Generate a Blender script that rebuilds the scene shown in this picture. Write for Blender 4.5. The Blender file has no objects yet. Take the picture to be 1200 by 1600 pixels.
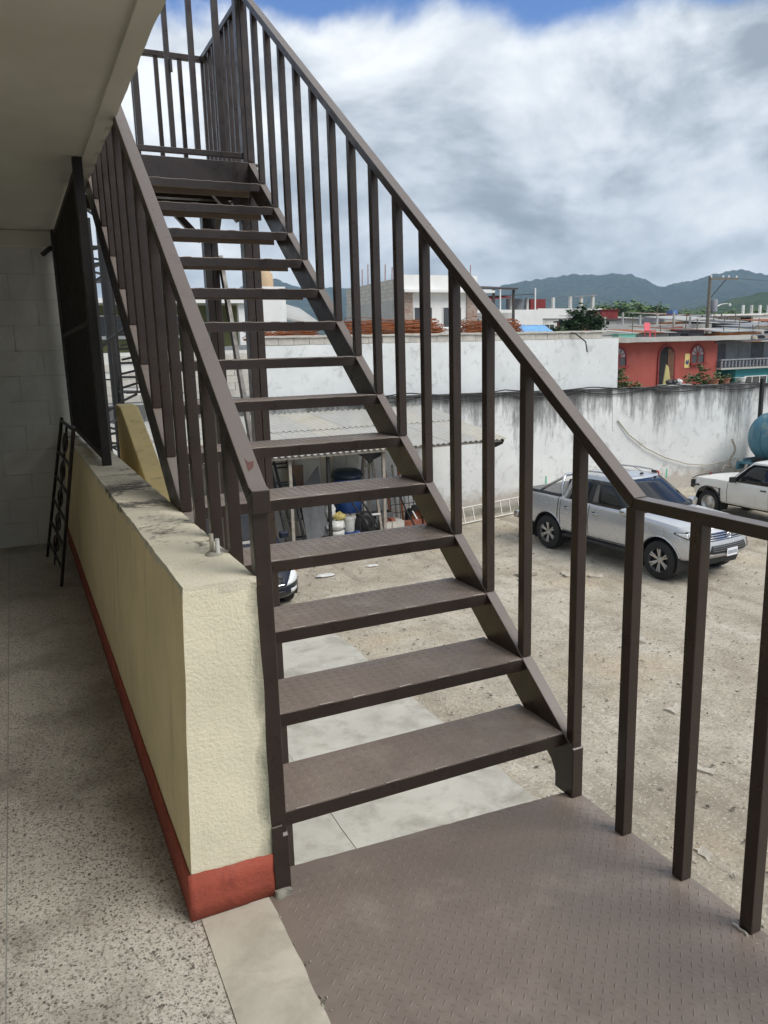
import bpy, bmesh, math, random
import numpy as np
from mathutils import Vector, Matrix, noise as mnoise
R = math.radians
random.seed(7)
scene = bpy.context.scene
col = scene.collection

# ------------------------------------------------------------------ camera
def cam_axes(yaw, pitch, roll):
    f = Vector((math.sin(yaw)*math.cos(pitch), math.cos(yaw)*math.cos(pitch), -math.sin(pitch)))
    r = Vector((math.cos(yaw), -math.sin(yaw), 0)); u = r.cross(f)
    return math.cos(roll)*r+math.sin(roll)*u, -math.sin(roll)*r+math.cos(roll)*u, f
EYE = 1.55
cd = bpy.data.cameras.new('camera'); cam = bpy.data.objects.new('camera', cd); col.objects.link(cam)
r_, u_, f_ = cam_axes(.436316, .201984, -.0278126)
cam.matrix_world = Matrix(((r_.x, u_.x, -f_.x, 0), (r_.y, u_.y, -f_.y, 0), (r_.z, u_.z, -f_.z, EYE), (0, 0, 0, 1)))
cd.sensor_fit = 'VERTICAL'; cd.sensor_height = 36; cd.lens = 36*1210.8/1600
cd.clip_start = .05; cd.clip_end = 30000
scene.camera = cam

# ------------------------------------------------------------------ sky, sun, exposure
SUN_DIR = Vector((.40, -.55, .78)).normalized()          # towards the sun, veiled by cloud
w = bpy.data.worlds.new('World'); scene.world = w; w.use_nodes = True
nt = w.node_tree; nt.nodes.clear()
def N(tree, typ, **kw):
    n = tree.nodes.new(typ)
    for k, v in kw.items(): setattr(n, k, v)
    return n
def math_node(tree, op, a, b=None, clamp=False):
    n = N(tree, 'ShaderNodeMath', operation=op); n.use_clamp = clamp
    for i, x in enumerate((a, b)):
        if x is None: continue
        if isinstance(x, (int, float)): n.inputs[i].default_value = x
        else: tree.links.new(x, n.inputs[i])
    return n.outputs[0]
def ramp(tree, fac, stops, interp='LINEAR'):
    n = N(tree, 'ShaderNodeValToRGB'); n.color_ramp.interpolation = interp
    e = n.color_ramp.elements
    while len(e) < len(stops): e.new(.5)
    for el, (p, c) in zip(e, stops):
        el.position = p; el.color = (c, c, c, 1) if isinstance(c, (int, float)) else (*c, 1)
    tree.links.new(fac, n.inputs[0]); return n.outputs[0]
def mix(tree, fac, a, b, mode='MIX'):
    n = N(tree, 'ShaderNodeMix', data_type='RGBA', blend_type=mode)
    for s, x in ((n.inputs[0], fac), (n.inputs[6], a), (n.inputs[7], b)):
        if isinstance(x, (int, float)): s.default_value = x
        elif isinstance(x, tuple): s.default_value = (*x, 1)
        else: tree.links.new(x, s)
    return n.outputs[2]
def noise_tex(tree, vec, scale, detail=4, rough=.55, dist=0, off=None):
    n = N(tree, 'ShaderNodeTexNoise'); n.inputs['Scale'].default_value = scale
    n.inputs['Detail'].default_value = detail; n.inputs['Roughness'].default_value = rough
    n.inputs['Distortion'].default_value = dist
    if vec is not None: tree.links.new(vec, n.inputs['Vector'])
    return n.outputs[0]
def mapping(tree, vec, scale=(1, 1, 1), loc=(0, 0, 0), rot=(0, 0, 0)):
    n = N(tree, 'ShaderNodeMapping'); n.inputs['Scale'].default_value = scale
    n.inputs['Location'].default_value = loc; n.inputs['Rotation'].default_value = rot
    tree.links.new(vec, n.inputs[0]); return n.outputs[0]
sky = N(nt, 'ShaderNodeTexSky', sky_type='NISHITA', sun_disc=False)
sky.sun_elevation = math.asin(SUN_DIR.z); sky.sun_rotation = math.atan2(SUN_DIR.x, SUN_DIR.y)
sky.dust_density = .2; sky.air_density = 1.0; sky.ozone_density = 4
skycol = mix(nt, 1.0, sky.outputs[0], (.050, .062, .082), 'MULTIPLY')
gen = N(nt, 'ShaderNodeTexCoord').outputs['Generated']
sep = N(nt, 'ShaderNodeSeparateXYZ'); nt.links.new(gen, sep.inputs[0])
zz = math_node(nt, 'MAXIMUM', sep.outputs[2], 0.0)
den = math_node(nt, 'ADD', zz, .16)
cmb = N(nt, 'ShaderNodeCombineXYZ')
nt.links.new(math_node(nt, 'DIVIDE', sep.outputs[0], den), cmb.inputs[0])
nt.links.new(math_node(nt, 'DIVIDE', sep.outputs[1], den), cmb.inputs[1])
cv = cmb.outputs[0]
def cl(off, scale, detail, rough, dist=.15, st=(1, 1, 1.9)): return noise_tex(nt, mapping(nt, gen, st, off), scale, detail, rough, dist)
# relief: the same cloud field sampled twice, a little apart in height, lights the billows from above
B0 = (9.2, 4.4, 2.0)
n_a = cl(B0, 2.9, 11, .575, .3); n_b = cl((B0[0]+.012, B0[1]-.012, B0[2]+.065), 2.9, 11, .575, .3)
relief = math_node(nt, 'SUBTRACT', n_a, n_b)
thick = cl((5.0, 2.2, 7.3), 2.0, 6, .5, .3, (1, 1, 2.6))
n_cov = cl((3.1, 1.7, 0.4), 2.2, 8, .56, .2, (1, 1, 1.4))
# an almost closed deck low down, broken higher up; unseen overhead cover added to grey glass reflections
cov_in = math_node(nt, 'SUBTRACT', n_cov, ramp(nt, zz, [(0, 0), (.14, .0), (.31, .015), (.385, .25), (.50, .08), (.7, .05)]))
cover = ramp(nt, cov_in, [(.25, 0), (.37, 1)], 'EASE')
shade_in = math_node(nt, 'ADD', math_node(nt, 'ADD', math_node(nt, 'MULTIPLY', relief, 1.2), math_node(nt, 'MULTIPLY', thick, .72)), math_node(nt, 'MULTIPLY', n_a, .25))
cloud = ramp(nt, shade_in, [(.29, (.185, .212, .245)), (.39, (.265, .295, .33)), (.51, (.40, .43, .465)), (.68, (.57, .585, .60))])
skymix = mix(nt, cover, skycol, cloud)
bg = N(nt, 'ShaderNodeBackground'); bg.inputs[1].default_value = 1.0
nt.links.new(skymix, bg.inputs[0])
nt.links.new(bg.outputs[0], N(nt, 'ShaderNodeOutputWorld').inputs[0])

sd = bpy.data.lights.new('sun', 'SUN'); sd.energy = 1.5; sd.angle = R(34); sd.color = (1, .95, .88)
sun = bpy.data.objects.new('sun', sd); col.objects.link(sun)
sun.rotation_euler = SUN_DIR.to_track_quat('Z', 'Y').to_euler(); sun.location = (5, -5, 30)
scene.view_settings.view_transform = 'Standard'; scene.view_settings.look = 'None'
scene.view_settings.exposure = 1.0; scene.view_settings.gamma = 1
scene.view_settings.use_curve_mapping = False

# ------------------------------------------------------------------ materials
def new_mat(name):
    m = bpy.data.materials.new(name); m.use_nodes = True
    t = m.node_tree; b = t.nodes['Principled BSDF']
    pos = N(t, 'ShaderNodeNewGeometry').outputs['Position']
    return m, t, b, pos
def bump(t, b, h, strength=.3, dist=.01):
    n = N(t, 'ShaderNodeBump'); n.inputs['Strength'].default_value = strength; n.inputs['Distance'].default_value = dist
    t.links.new(h, n.inputs['Height']); t.links.new(n.outputs[0], b.inputs['Normal'])
def sc(c, k): return tuple(min(1, x*k) for x in c)
def mat(name, c, rough=.6, metal=0, var=.18, vs=3, bmp=0, bs=60, bd=.004, spec=.5, dirt=None, dirt_s=2.5, dirt_t=(.55, .7), coat=0, objc=False):
    m, t, b, pos = new_mat(name)
    if objc: pos = N(t, 'ShaderNodeTexCoord').outputs['Object']
    n1 = noise_tex(t, pos, vs, 6, .6, .2)
    cc = ramp(t, n1, [(.3, sc(c, 1-var)), (.7, sc(c, 1+var))])
    if dirt:
        n2 = noise_tex(t, mapping(t, pos, (1, 1, .6)), dirt_s, 8, .65, .3)
        cc = mix(t, ramp(t, n2, [(dirt_t[0], 0), (dirt_t[1], 1)]), cc, dirt)
    t.links.new(cc, b.inputs['Base Color'])
    t.links.new(ramp(t, noise_tex(t, pos, vs*2.3, 5), [(.3, max(.02, rough*.8)), (.7, min(1, rough*1.2))]), b.inputs['Roughness'])
    b.inputs['Metallic'].default_value = metal; b.inputs['Specular IOR Level'].default_value = spec
    if coat: b.inputs['Coat Weight'].default_value = coat; b.inputs['Coat Roughness'].default_value = .06
    if bmp: bump(t, b, noise_tex(t, pos, bs, 5, .6), bmp, bd)
    return m
M = {}
def painted_steel(name, c, faded):
    # brown enamel, sun-bleached and dusty with sky sheen painted in on faces that look up, with small chips down to primer
    m, t, b, pos = new_mat(name)
    n1 = noise_tex(t, pos, 5, 6, .6, .2); cc = ramp(t, n1, [(.3, sc(c, .8)), (.7, sc(c, 1.25))])
    drip = noise_tex(t, mapping(t, pos, (14, 14, 1.2)), 1.5, 6, .6); cc = mix(t, ramp(t, drip, [(.58, 0), (.75, .6)]), cc, sc(c, 1.8))
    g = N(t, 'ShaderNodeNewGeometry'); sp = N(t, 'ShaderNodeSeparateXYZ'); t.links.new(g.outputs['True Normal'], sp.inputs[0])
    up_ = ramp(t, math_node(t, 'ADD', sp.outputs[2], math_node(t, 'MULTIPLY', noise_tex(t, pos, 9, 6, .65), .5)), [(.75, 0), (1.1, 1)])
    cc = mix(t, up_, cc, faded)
    ch = noise_tex(t, pos, 34, 8, .62, .6); chk = ramp(t, math_node(t, 'ADD', ch, math_node(t, 'MULTIPLY', noise_tex(t, pos, 2.3, 3), .28)), [(.875, 0), (.90, .8)])
    cc = mix(t, chk, cc, (.16, .055, .03))
    t.links.new(cc, b.inputs[0]); t.links.new(ramp(t, noise_tex(t, pos, 13, 5), [(.3, .24), (.7, .46)]), b.inputs['Roughness'])
    b.inputs['Specular IOR Level'].default_value = .55
    bump(t, b, noise_tex(t, pos, 45, 5, .6), .10, .003)
    return m
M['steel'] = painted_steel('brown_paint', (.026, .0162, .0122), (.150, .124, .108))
M['plate'] = mat('worn_brown_plate', (.196, .157, .132), .42, var=.12, vs=3, bmp=.05, bs=120, dirt=(.29, .243, .205), dirt_s=3.5, dirt_t=(.52, .78))
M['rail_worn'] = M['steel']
M['black_iron'] = mat('black_iron', (.012, .011, .011), .5, var=.3, vs=8)
M['grille_iron'] = mat('dark_brown_iron', (.007, .005, .005), .55, var=.3, vs=8)
M['rubber'] = mat('tyre_rubber', (.016, .016, .016), .8, var=.2, vs=20)
M['glass'] = mat('tinted_glass', (.010, .011, .013), .05, var=.05, spec=.45)
M['chrome'] = mat('bright_metal', (.62, .63, .64), .18, metal=1, var=.05)
M['alloy'] = mat('alloy', (.5, .5, .5), .3, metal=.9, var=.08)
M['silver'] = mat('silver_paint', (.58, .585, .59), .28, metal=.45, var=.02, vs=.8, coat=.8)
M['white_car'] = mat('old_white_paint', (.70, .69, .65), .38, var=.05, coat=.3, dirt=(.52, .48, .40), dirt_s=3, dirt_t=(.58, .85))
M['navy'] = mat('dark_blue_paint', (.008, .012, .026), .32, var=.1, coat=.15, spec=.3)
M['black_plastic'] = mat('black_plastic', (.02, .02, .021), .55, var=.2)
M['lamp'] = mat('lamp_glass', (.72, .74, .76), .08, var=.25, vs=22, spec=.8, coat=.8)
M['amber'] = mat('amber_lens', (.55, .16, .02), .15, var=.1)
M['red_lens'] = mat('red_lens', (.35, .01, .01), .15, var=.1)
M['white_plate'] = mat('plate_white', (.75, .77, .8), .4, var=.03)
M['ink'] = mat('dark_ink', (.05, .07, .15), .5, var=.1)
M['blue_tank'] = mat('faded_blue_tank', (.06, .18, .25), .5, var=.2, vs=2.5, dirt=(.30, .36, .30), dirt_s=2, dirt_t=(.52, .72))
M['blue_plastic'] = mat('blue_plastic', (.012, .06, .22), .35, var=.12)
M['bucket_white'] = mat('white_bucket', (.66, .66, .62), .45, var=.06, dirt=(.45, .42, .33), dirt_t=(.55, .75))
M['yellow_bag'] = mat('yellow_sack', (.50, .41, .14), .6, var=.2, vs=9, bmp=.4, bs=14, bd=.03)
M['white_bag'] = mat('white_sack', (.62, .62, .6), .6, var=.25, vs=9, bmp=.5, bs=14, bd=.03)
M['grey_board'] = mat('grey_board', (.13, .135, .14), .7, var=.15, vs=3)
M['brown_board'] = mat('brown_board', (.20, .13, .085), .8, var=.15, vs=5)
M['cream_board'] = mat('cream_board', (.5, .47, .38), .7, var=.1, vs=3, dirt=(.3, .28, .22))
M['old_wood'] = mat('weathered_wood', (.30, .27, .23), .85, var=.3, vs=12, bmp=.3, bs=50)
M['aluminium'] = mat('old_aluminium', (.52, .50, .45), .5, metal=.4, var=.15, vs=9)
M['block'] = mat('concrete_block', (.50, .48, .43), .9, var=.15, vs=9, bmp=.5, bs=70, bd=.006)
M['brick'] = mat('red_brick', (.30, .105, .065), .9, var=.25, vs=9, bmp=.4, bs=60, bd=.005)
M['rust'] = mat('rust', (.27, .085, .028), .85, var=.35, vs=9, bmp=.3, bs=50)
M['zinc'] = mat('weathered_zinc_sheet', (.43, .425, .40), .55, metal=.15, var=.12, vs=1.2, dirt=(.33, .31, .26), dirt_s=1.2, dirt_t=(.5, .75))
M['zinc_tan'] = mat('tan_zinc_sheet', (.45, .435, .385), .6, metal=.1, var=.12, vs=1.2, dirt=(.36, .32, .24), dirt_s=1.2, dirt_t=(.5, .75))
M['render_white'] = mat('white_render', (.70, .715, .71), .85, var=.06, vs=.6, bmp=.25, bs=14, bd=.02, dirt=(.50, .50, .48), dirt_s=.9, dirt_t=(.56, .8))
M['render_grey'] = mat('grey_render', (.42, .42, .40), .9, var=.12, vs=.7, bmp=.3, bs=12, bd=.02, dirt=(.25, .25, .23), dirt_s=.7, dirt_t=(.52, .78))
M['render_dirty'] = mat('dirty_white_render', (.60, .60, .57), .9, var=.1, vs=.6, dirt=(.22, .21, .19), dirt_s=.8, dirt_t=(.52, .76))
M['red_wall'] = mat('red_render', (.33, .075, .058), .85, var=.12, vs=.7, bmp=.2, bs=9, bd=.02, dirt=(.24, .06, .045), dirt_s=.8, dirt_t=(.5, .8))
M['dark_red'] = mat('dark_red_panel', (.20, .018, .018), .6, var=.2, vs=2)
M['orange_wall'] = mat('orange_sheet', (.42, .17, .055), .8, var=.25, vs=1.2)
M['olive_wall'] = mat('olive_render', (.13, .14, .055), .85, var=.12)
M['teal_wall'] = mat('teal_render', (.03, .21, .24), .8, var=.1)
M['blue_tarp'] = mat('blue_tarp', (.16, .36, .62), .6, var=.15)
M['dark_sheet'] = mat('dark_sheet', (.10, .10, .11), .6, var=.3, vs=2.5)
M['grey_sheet'] = mat('grey_sheet', (.24, .25, .27), .6, var=.2, vs=1.5)
M['brown_roof'] = mat('brown_roof', (.055, .042, .038), .7, var=.2)
M['stone_clad'] = None
M['dark_window'] = mat('dark_window', (.07, .075, .08), .18, var=.25, vs=1.5)
M['door_wood'] = mat('door_wood', (.13, .06, .03), .6, var=.3, vs=6)
M['void'] = mat('dark_interior', (.012, .012, .013), .9, var=.2)
M['pole'] = mat('weathered_pole', (.17, .15, .12), .9, var=.2, vs=3)
M['cable'] = mat('cable', (.018, .018, .018), .7, var=.2)
M['rope'] = mat('pale_rope', (.45, .42, .36), .9, var=.15)
M['leaf_dark'] = mat('dark_leaf', (.042, .080, .030), .55, var=.5, vs=2.2)
M['leaf_mid'] = mat('mid_leaf', (.05, .095, .028), .55, var=.5, vs=1.8)
M['leaf_pale'] = mat('pale_leaf', (.12, .155, .05), .6, var=.4, vs=3)
M['leaf_far'] = mat('far_leaf', (.10, .17, .04), .7, var=.5, vs=.25)
M['bark'] = mat('bark', (.10, .08, .06), .9, var=.3, vs=5)
M['pink'] = mat('pink_plastic', (.65, .10, .13), .5, var=.1)
M['mint'] = mat('mint_plastic', (.16, .42, .32), .5, var=.1)
M['sky_blue'] = mat('blue_drum', (.03, .13, .42), .5, var=.1)
M['white_paint'] = mat('white_paint', (.76, .76, .74), .6, var=.05, vs=2, dirt=(.6, .6, .57), dirt_t=(.6, .85))
M['beige'] = mat('beige_tank', (.50, .36, .22), .6, var=.08)
M['poster'] = mat('yellow_poster', (.72, .55, .22), .7, var=.12, vs=6)
M['olive_board'] = mat('olive_yellow_board', (.40, .35, .14), .7, var=.12)
M['pot'] = mat('clay_pot', (.30, .13, .08), .85, var=.2)
M['red_paint'] = mat('red_wall_paint', (.50, .05, .04), .8, var=.15, vs=6)
M['green_paint'] = mat('green_wall_paint', (.14, .48, .30), .8, var=.15, vs=6)
M['stone'] = mat('pale_stone', (.42, .38, .315), .95, var=.25, vs=9)
M['mortar'] = mat('mortar', (.30, .29, .245), .95, var=.25, vs=12, bmp=.6, bs=50, bd=.006)

# checked stone cladding for the far white house
m, t, b, pos = new_mat('stone_cladding'); M['stone_clad'] = m
bt = N(t, 'ShaderNodeTexBrick'); bt.inputs['Scale'].default_value = 3
t.links.new(mapping(t, pos, (1, 1, 1), rot=(R(90), 0, 0)), bt.inputs[0])
bt.inputs[1].default_value = (.28, .16, .12, 1); bt.inputs[2].default_value = (.40, .33, .28, 1); bt.inputs[3].default_value = (.30, .28, .25, 1)
t.links.new(bt.outputs[0], b.inputs[0]); b.inputs['Roughness'].default_value = .9
# bare blockwork (far)
m, t, b, pos = new_mat('bare_blockwork'); M['blockwork'] = m
bt = N(t, 'ShaderNodeTexBrick'); bt.inputs['Scale'].default_value = 1; bt.inputs['Brick Width'].default_value = .4; bt.inputs['Row Height'].default_value = .2; bt.inputs['Mortar Size'].default_value = .012
sp = N(t, 'ShaderNodeSeparateXYZ'); t.links.new(pos, sp.inputs[0])
cb = N(t, 'ShaderNodeCombineXYZ'); t.links.new(math_node(t, 'ADD', sp.outputs[0], sp.outputs[1]), cb.inputs[0]); t.links.new(sp.outputs[2], cb.inputs[1])
t.links.new(cb.outputs[0], bt.inputs[0])
bt.inputs[1].default_value = (.46, .44, .39, 1); bt.inputs[2].default_value = (.55, .53, .48, 1); bt.inputs[3].default_value = (.33, .32, .29, 1)
t.links.new(bt.outputs[0], b.inputs[0]); b.inputs['Roughness'].default_value = .95

# terrazzo
m, t, b, pos = new_mat('terrazzo'); M['terrazzo'] = m
base = ramp(t, noise_tex(t, pos, 6, 6, .6), [(.3, (.44, .41, .355)), (.7, (.54, .51, .445))])
def chips(scale, stops, rad, wob):
    v = N(t, 'ShaderNodeTexVoronoi'); v.inputs['Scale'].default_value = scale
    dm = mix(t, wob, pos, N(t, 'ShaderNodeTexNoise').outputs[1]) if False else pos
    nn = N(t, 'ShaderNodeTexNoise'); nn.inputs['Scale'].default_value = scale*.9; t.links.new(pos, nn.inputs['Vector'])
    va = N(t, 'ShaderNodeVectorMath', operation='MULTIPLY_ADD'); t.links.new(nn.outputs['Color'], va.inputs[0])
    va.inputs[1].default_value = (wob, wob, 0); t.links.new(pos, va.inputs[2])
    t.links.new(va.outputs[0], v.inputs['Vector'])
    s = N(t, 'ShaderNodeSeparateColor'); t.links.new(v.outputs['Color'], s.inputs[0])
    colr = ramp(t, s.outputs[0], stops, 'CONSTANT')
    r = math_node(t, 'MULTIPLY', s.outputs[1], rad)
    mask = math_node(t, 'LESS_THAN', v.outputs['Distance'], r)
    return colr, mask
c1, k1 = chips(185, [(0, (.21, .19, .165)), (.22, (.27, .255, .23)), (.5, (.58, .56, .51)), (.8, (.36, .33, .28))], .72, .008)
c2, k2 = chips(118, [(0, (.12, .108, .095)), (.22, (.23, .21, .18)), (.42, (.55, .53, .48)), (.75, (.32, .28, .24))], .64, .013)
cc = mix(t, k1, base, c1); cc = mix(t, k2, cc, c2)
dn = noise_tex(t, pos, 2.2, 6, .6)
cc = mix(t, ramp(t, dn, [(.46, 0), (.70, .72)]), cc, (.15, .13, .105))
t.links.new(cc, b.inputs[0]); b.inputs['Roughness'].default_value = .42

# cream stucco of the low wall: yellow paint, worn grey along the top
def cream(name, c, top, streak=.75, edge=False):
    m, t, b, pos = new_mat(name)
    n1 = noise_tex(t, pos, 3, 6, .6)
    cc = ramp(t, n1, [(.3, sc(c, .88)), (.7, sc(c, 1.08))])
    st = noise_tex(t, mapping(t, pos, (9, 9, .7)), 2, 7, .6, .2)
    cc = mix(t, ramp(t, st, [(.56, 0), (.74, streak)]), cc, (.34, .25, .13))
    if edge:   # green-grey mould where the wall meets the steel post
        sp = N(t, 'ShaderNodeSeparateXYZ'); t.links.new(pos, sp.inputs[0])
        e_ = math_node(t, 'ADD', ramp(t, sp.outputs[0], [(.455, 0), (.53, .42)]), math_node(t, 'MULTIPLY', noise_tex(t, mapping(t, pos, (1, 1, .35)), 16, 8, .7, .4), .6))
        cc = mix(t, ramp(t, e_, [(.52, 0), (.78, .85)]), cc, (.13, .14, .105))
    if top:
        mo = noise_tex(t, mapping(t, pos, (1, 1, 1), (3.3, .2, 0)), 3.2, 10, .7, .6)
        fi = noise_tex(t, pos, 38, 6, .7)
        sp = N(t, 'ShaderNodeSeparateXYZ'); t.links.new(pos, sp.inputs[0])
        loc = ramp(t, math_node(t, 'DIVIDE', sp.outputs[1], 8), [(.27, 0), (.35, .13), (.45, .16), (.56, .03), (.8, .06)])
        k = ramp(t, math_node(t, 'ADD', math_node(t, 'ADD', mo, loc), math_node(t, 'MULTIPLY', fi, .35)), [(.78, 0), (.88, .92)])
        cc = mix(t, k, cc, (.07, .065, .058))
    t.links.new(cc, b.inputs[0]); b.inputs['Roughness'].default_value = .9
    h = math_node(t, 'ADD', noise_tex(t, pos, 110, 6, .6), math_node(t, 'MULTIPLY', noise_tex(t, pos, 16, 4), .35))
    bump(t, b, h, .6, .006)
    return m
M['cream'] = cream('cream_stucco', (.80, .68, .42), False, .4)
M['cream_lit_end'] = cream('lit_cream_stucco', (.76, .71, .54), False, .10, True)  # paler copy for the wall end, daylight on it put into the colour
M['wall_top'] = cream('worn_wall_top', (.66, .62, .49), True, .15)
M['yellow_wall'] = cream('yellow_stucco', (.74, .60, .29), False)
M['red_skirt'] = mat('red_skirting_paint', (.32, .068, .040), .75, var=.2, vs=7, bmp=.6, bs=70, bd=.006, dirt=(.22, .045, .03), dirt_s=6)
M['ceiling'] = mat('ceiling_plaster', (.58, .57, .495), .9, var=.08, vs=1.3, bmp=.2, bs=25, bd=.01, dirt=(.50, .485, .40), dirt_s=1.4, dirt_t=(.52, .8))
M['grey_block'] = mat('painted_block', (.53, .53, .505), .9, var=.13, vs=2.2, bmp=.5, bs=40, bd=.006, dirt=(.44, .44, .40), dirt_s=2, dirt_t=(.52, .75))
M['corridor'] = mat('cream_corridor_paint', (.78, .74, .62), .8, var=.06)
M['joint'] = mat('block_joint', (.27, .265, .245), .95, var=.1)
M['sill'] = mat('concrete_strip', (.49, .455, .38), .8, var=.16, vs=4, bmp=.35, bs=45, bd=.005, dirt=(.34, .31, .255), dirt_s=7, dirt_t=(.46, .72))
M['slab'] = mat('concrete_paving', (.46, .44, .38), .9, var=.12, vs=1.5, bmp=.35, bs=40, bd=.006, dirt=(.29, .27, .225), dirt_s=2.6, dirt_t=(.46, .68))

# stained yard wall: rain streaks of black mould running down from the top
def stained(name, base, ztop, amount, foot=True):
    m, t, b, pos = new_mat(name)
    n1 = noise_tex(t, pos, .8, 7, .62)
    cc = ramp(t, n1, [(.3, sc(base, .86)), (.65, sc(base, 1.04))])
    pt = noise_tex(t, pos, 3.4, 9, .7, .4)
    cc = mix(t, ramp(t, pt, [(.54, 0), (.66, .55)]), cc, (.40, .40, .385))
    sp = N(t, 'ShaderNodeSeparateXYZ'); t.links.new(pos, sp.inputs[0])
    d = math_node(t, 'SUBTRACT', ztop, sp.outputs[2])
    s1 = noise_tex(t, mapping(t, pos, (2.2, 2.2, .22)), 1.6, 8, .66, .15)
    s2 = noise_tex(t, mapping(t, pos, (7, 7, 1.6)), 1.8, 8, .7, .2)
    s3 = noise_tex(t, mapping(t, pos, (.35, .35, .05)), 1.3, 3, .5)
    s = math_node(t, 'ADD', math_node(t, 'ADD', math_node(t, 'MULTIPLY', s1, .55), math_node(t, 'MULTIPLY', s2, .35)), math_node(t, 'MULTIPLY', s3, .6))
    s = math_node(t, 'ADD', s, math_node(t, 'MULTIPLY', ramp(t, math_node(t, 'DIVIDE', d, 3.3), [(0, 1), (.12, .62), (.4, .30), (1, 0)]), amount))
    k = ramp(t, math_node(t, 'SUBTRACT', s, .3), [(.64, 0), (.76, .6), (.90, .92)])
    cc = mix(t, k, cc, (.045, .045, .043))
    lo = ramp(t, math_node(t, 'DIVIDE', math_node(t, 'ADD', math_node(t, 'SUBTRACT', d, 2.55), math_node(t, 'MULTIPLY', pt, .9)), 1), [(.55, 0), (.85, .6 if foot else 0)])
    cc = mix(t, lo, cc, (.33, .27, .20))
    t.links.new(cc, b.inputs[0]); b.inputs['Roughness'].default_value = .92
    bump(t, b, math_node(t, 'ADD', noise_tex(t, pos, 25, 6, .6), noise_tex(t, pos, 5, 4)), .35, .015)
    return m
M['yard_wall'] = stained('stained_white_wall', (.74, .755, .75), .45, .52)
M['neigh_wall'] = stained('pale_party_wall', (.74, .765, .765), 9.0, 0.0, False)

# bare earth
m, t, b, pos = new_mat('packed_earth'); M['earth'] = m
n1 = noise_tex(t, pos, .42, 9, .62, .5); n2 = noise_tex(t, pos, 2.0, 10, .72, .3); n3 = noise_tex(t, pos, 26, 5, .7)
cc = ramp(t, n1, [(.33, (.34, .29, .22)), (.48, (.46, .41, .325)), (.62, (.54, .495, .41))])
cc = mix(t, ramp(t, n2, [(.46, 0), (.64, .8)]), cc, (.29, .25, .19))
rut = noise_tex(t, mapping(t, pos, (1.1, .16, 1), (3, 1, 0), (0, 0, R(12))), 1.5, 7, .6, .6)
cc = mix(t, ramp(t, rut, [(.53, 0), (.66, .75)]), cc, (.24, .205, .155))
n4 = noise_tex(t, mapping(t, pos, (1, 1, 1), (7, 3, 0)), .5, 5, .5)
cc = mix(t, ramp(t, n4, [(.56, 0), (.70, .6)]), cc, (.52, .40, .26))
cc = mix(t, ramp(t, n3, [(.51, 0), (.59, .62)]), cc, (.23, .195, .15))
cc = mix(t, ramp(t, noise_tex(t, mapping(t, pos, (1, 1, 1), (2, 9, 0)), 31, 5, .7), [(.57, 0), (.63, .75)]), cc, (.64, .60, .52))
t.links.new(cc, b.inputs[0]); b.inputs['Roughness'].default_value = .97
bump(t, b, math_node(t, 'ADD', n3, math_node(t, 'MULTIPLY', n2, 1.5)), .7, .03)
# wooded hills
m, t, b, pos = new_mat('wooded_hill'); M['hill'] = m
n1 = noise_tex(t, pos, .004, 8, .6, .3); n2 = noise_tex(t, pos, .045, 8, .7)
cc = ramp(t, n1, [(.35, (.035, .058, .024)), (.65, (.10, .135, .048))])
cc = mix(t, ramp(t, n2, [(.44, 0), (.56, .92)]), cc, (.009, .016, .010))
t.links.new(cc, b.inputs[0]); b.inputs['Roughness'].default_value = 1; b.inputs['Specular IOR Level'].default_value = .1
bump(t, b, n2, 1, 30)
m, t, b, pos = new_mat('green_hill'); M['hill2'] = m
n1 = noise_tex(t, pos, .01, 8, .6, .3); n2 = noise_tex(t, pos, .11, 8, .7)
cc = ramp(t, n1, [(.35, (.05, .085, .03)), (.65, (.12, .15, .05))])
cc = mix(t, ramp(t, n2, [(.4, 0), (.65, .8)]), cc, (.03, .05, .02))
t.links.new(cc, b.inputs[0]); b.inputs['Roughness'].default_value = 1; b.inputs['Specular IOR Level'].default_value = .1
bump(t, b, n2, 1, 5)

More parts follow.
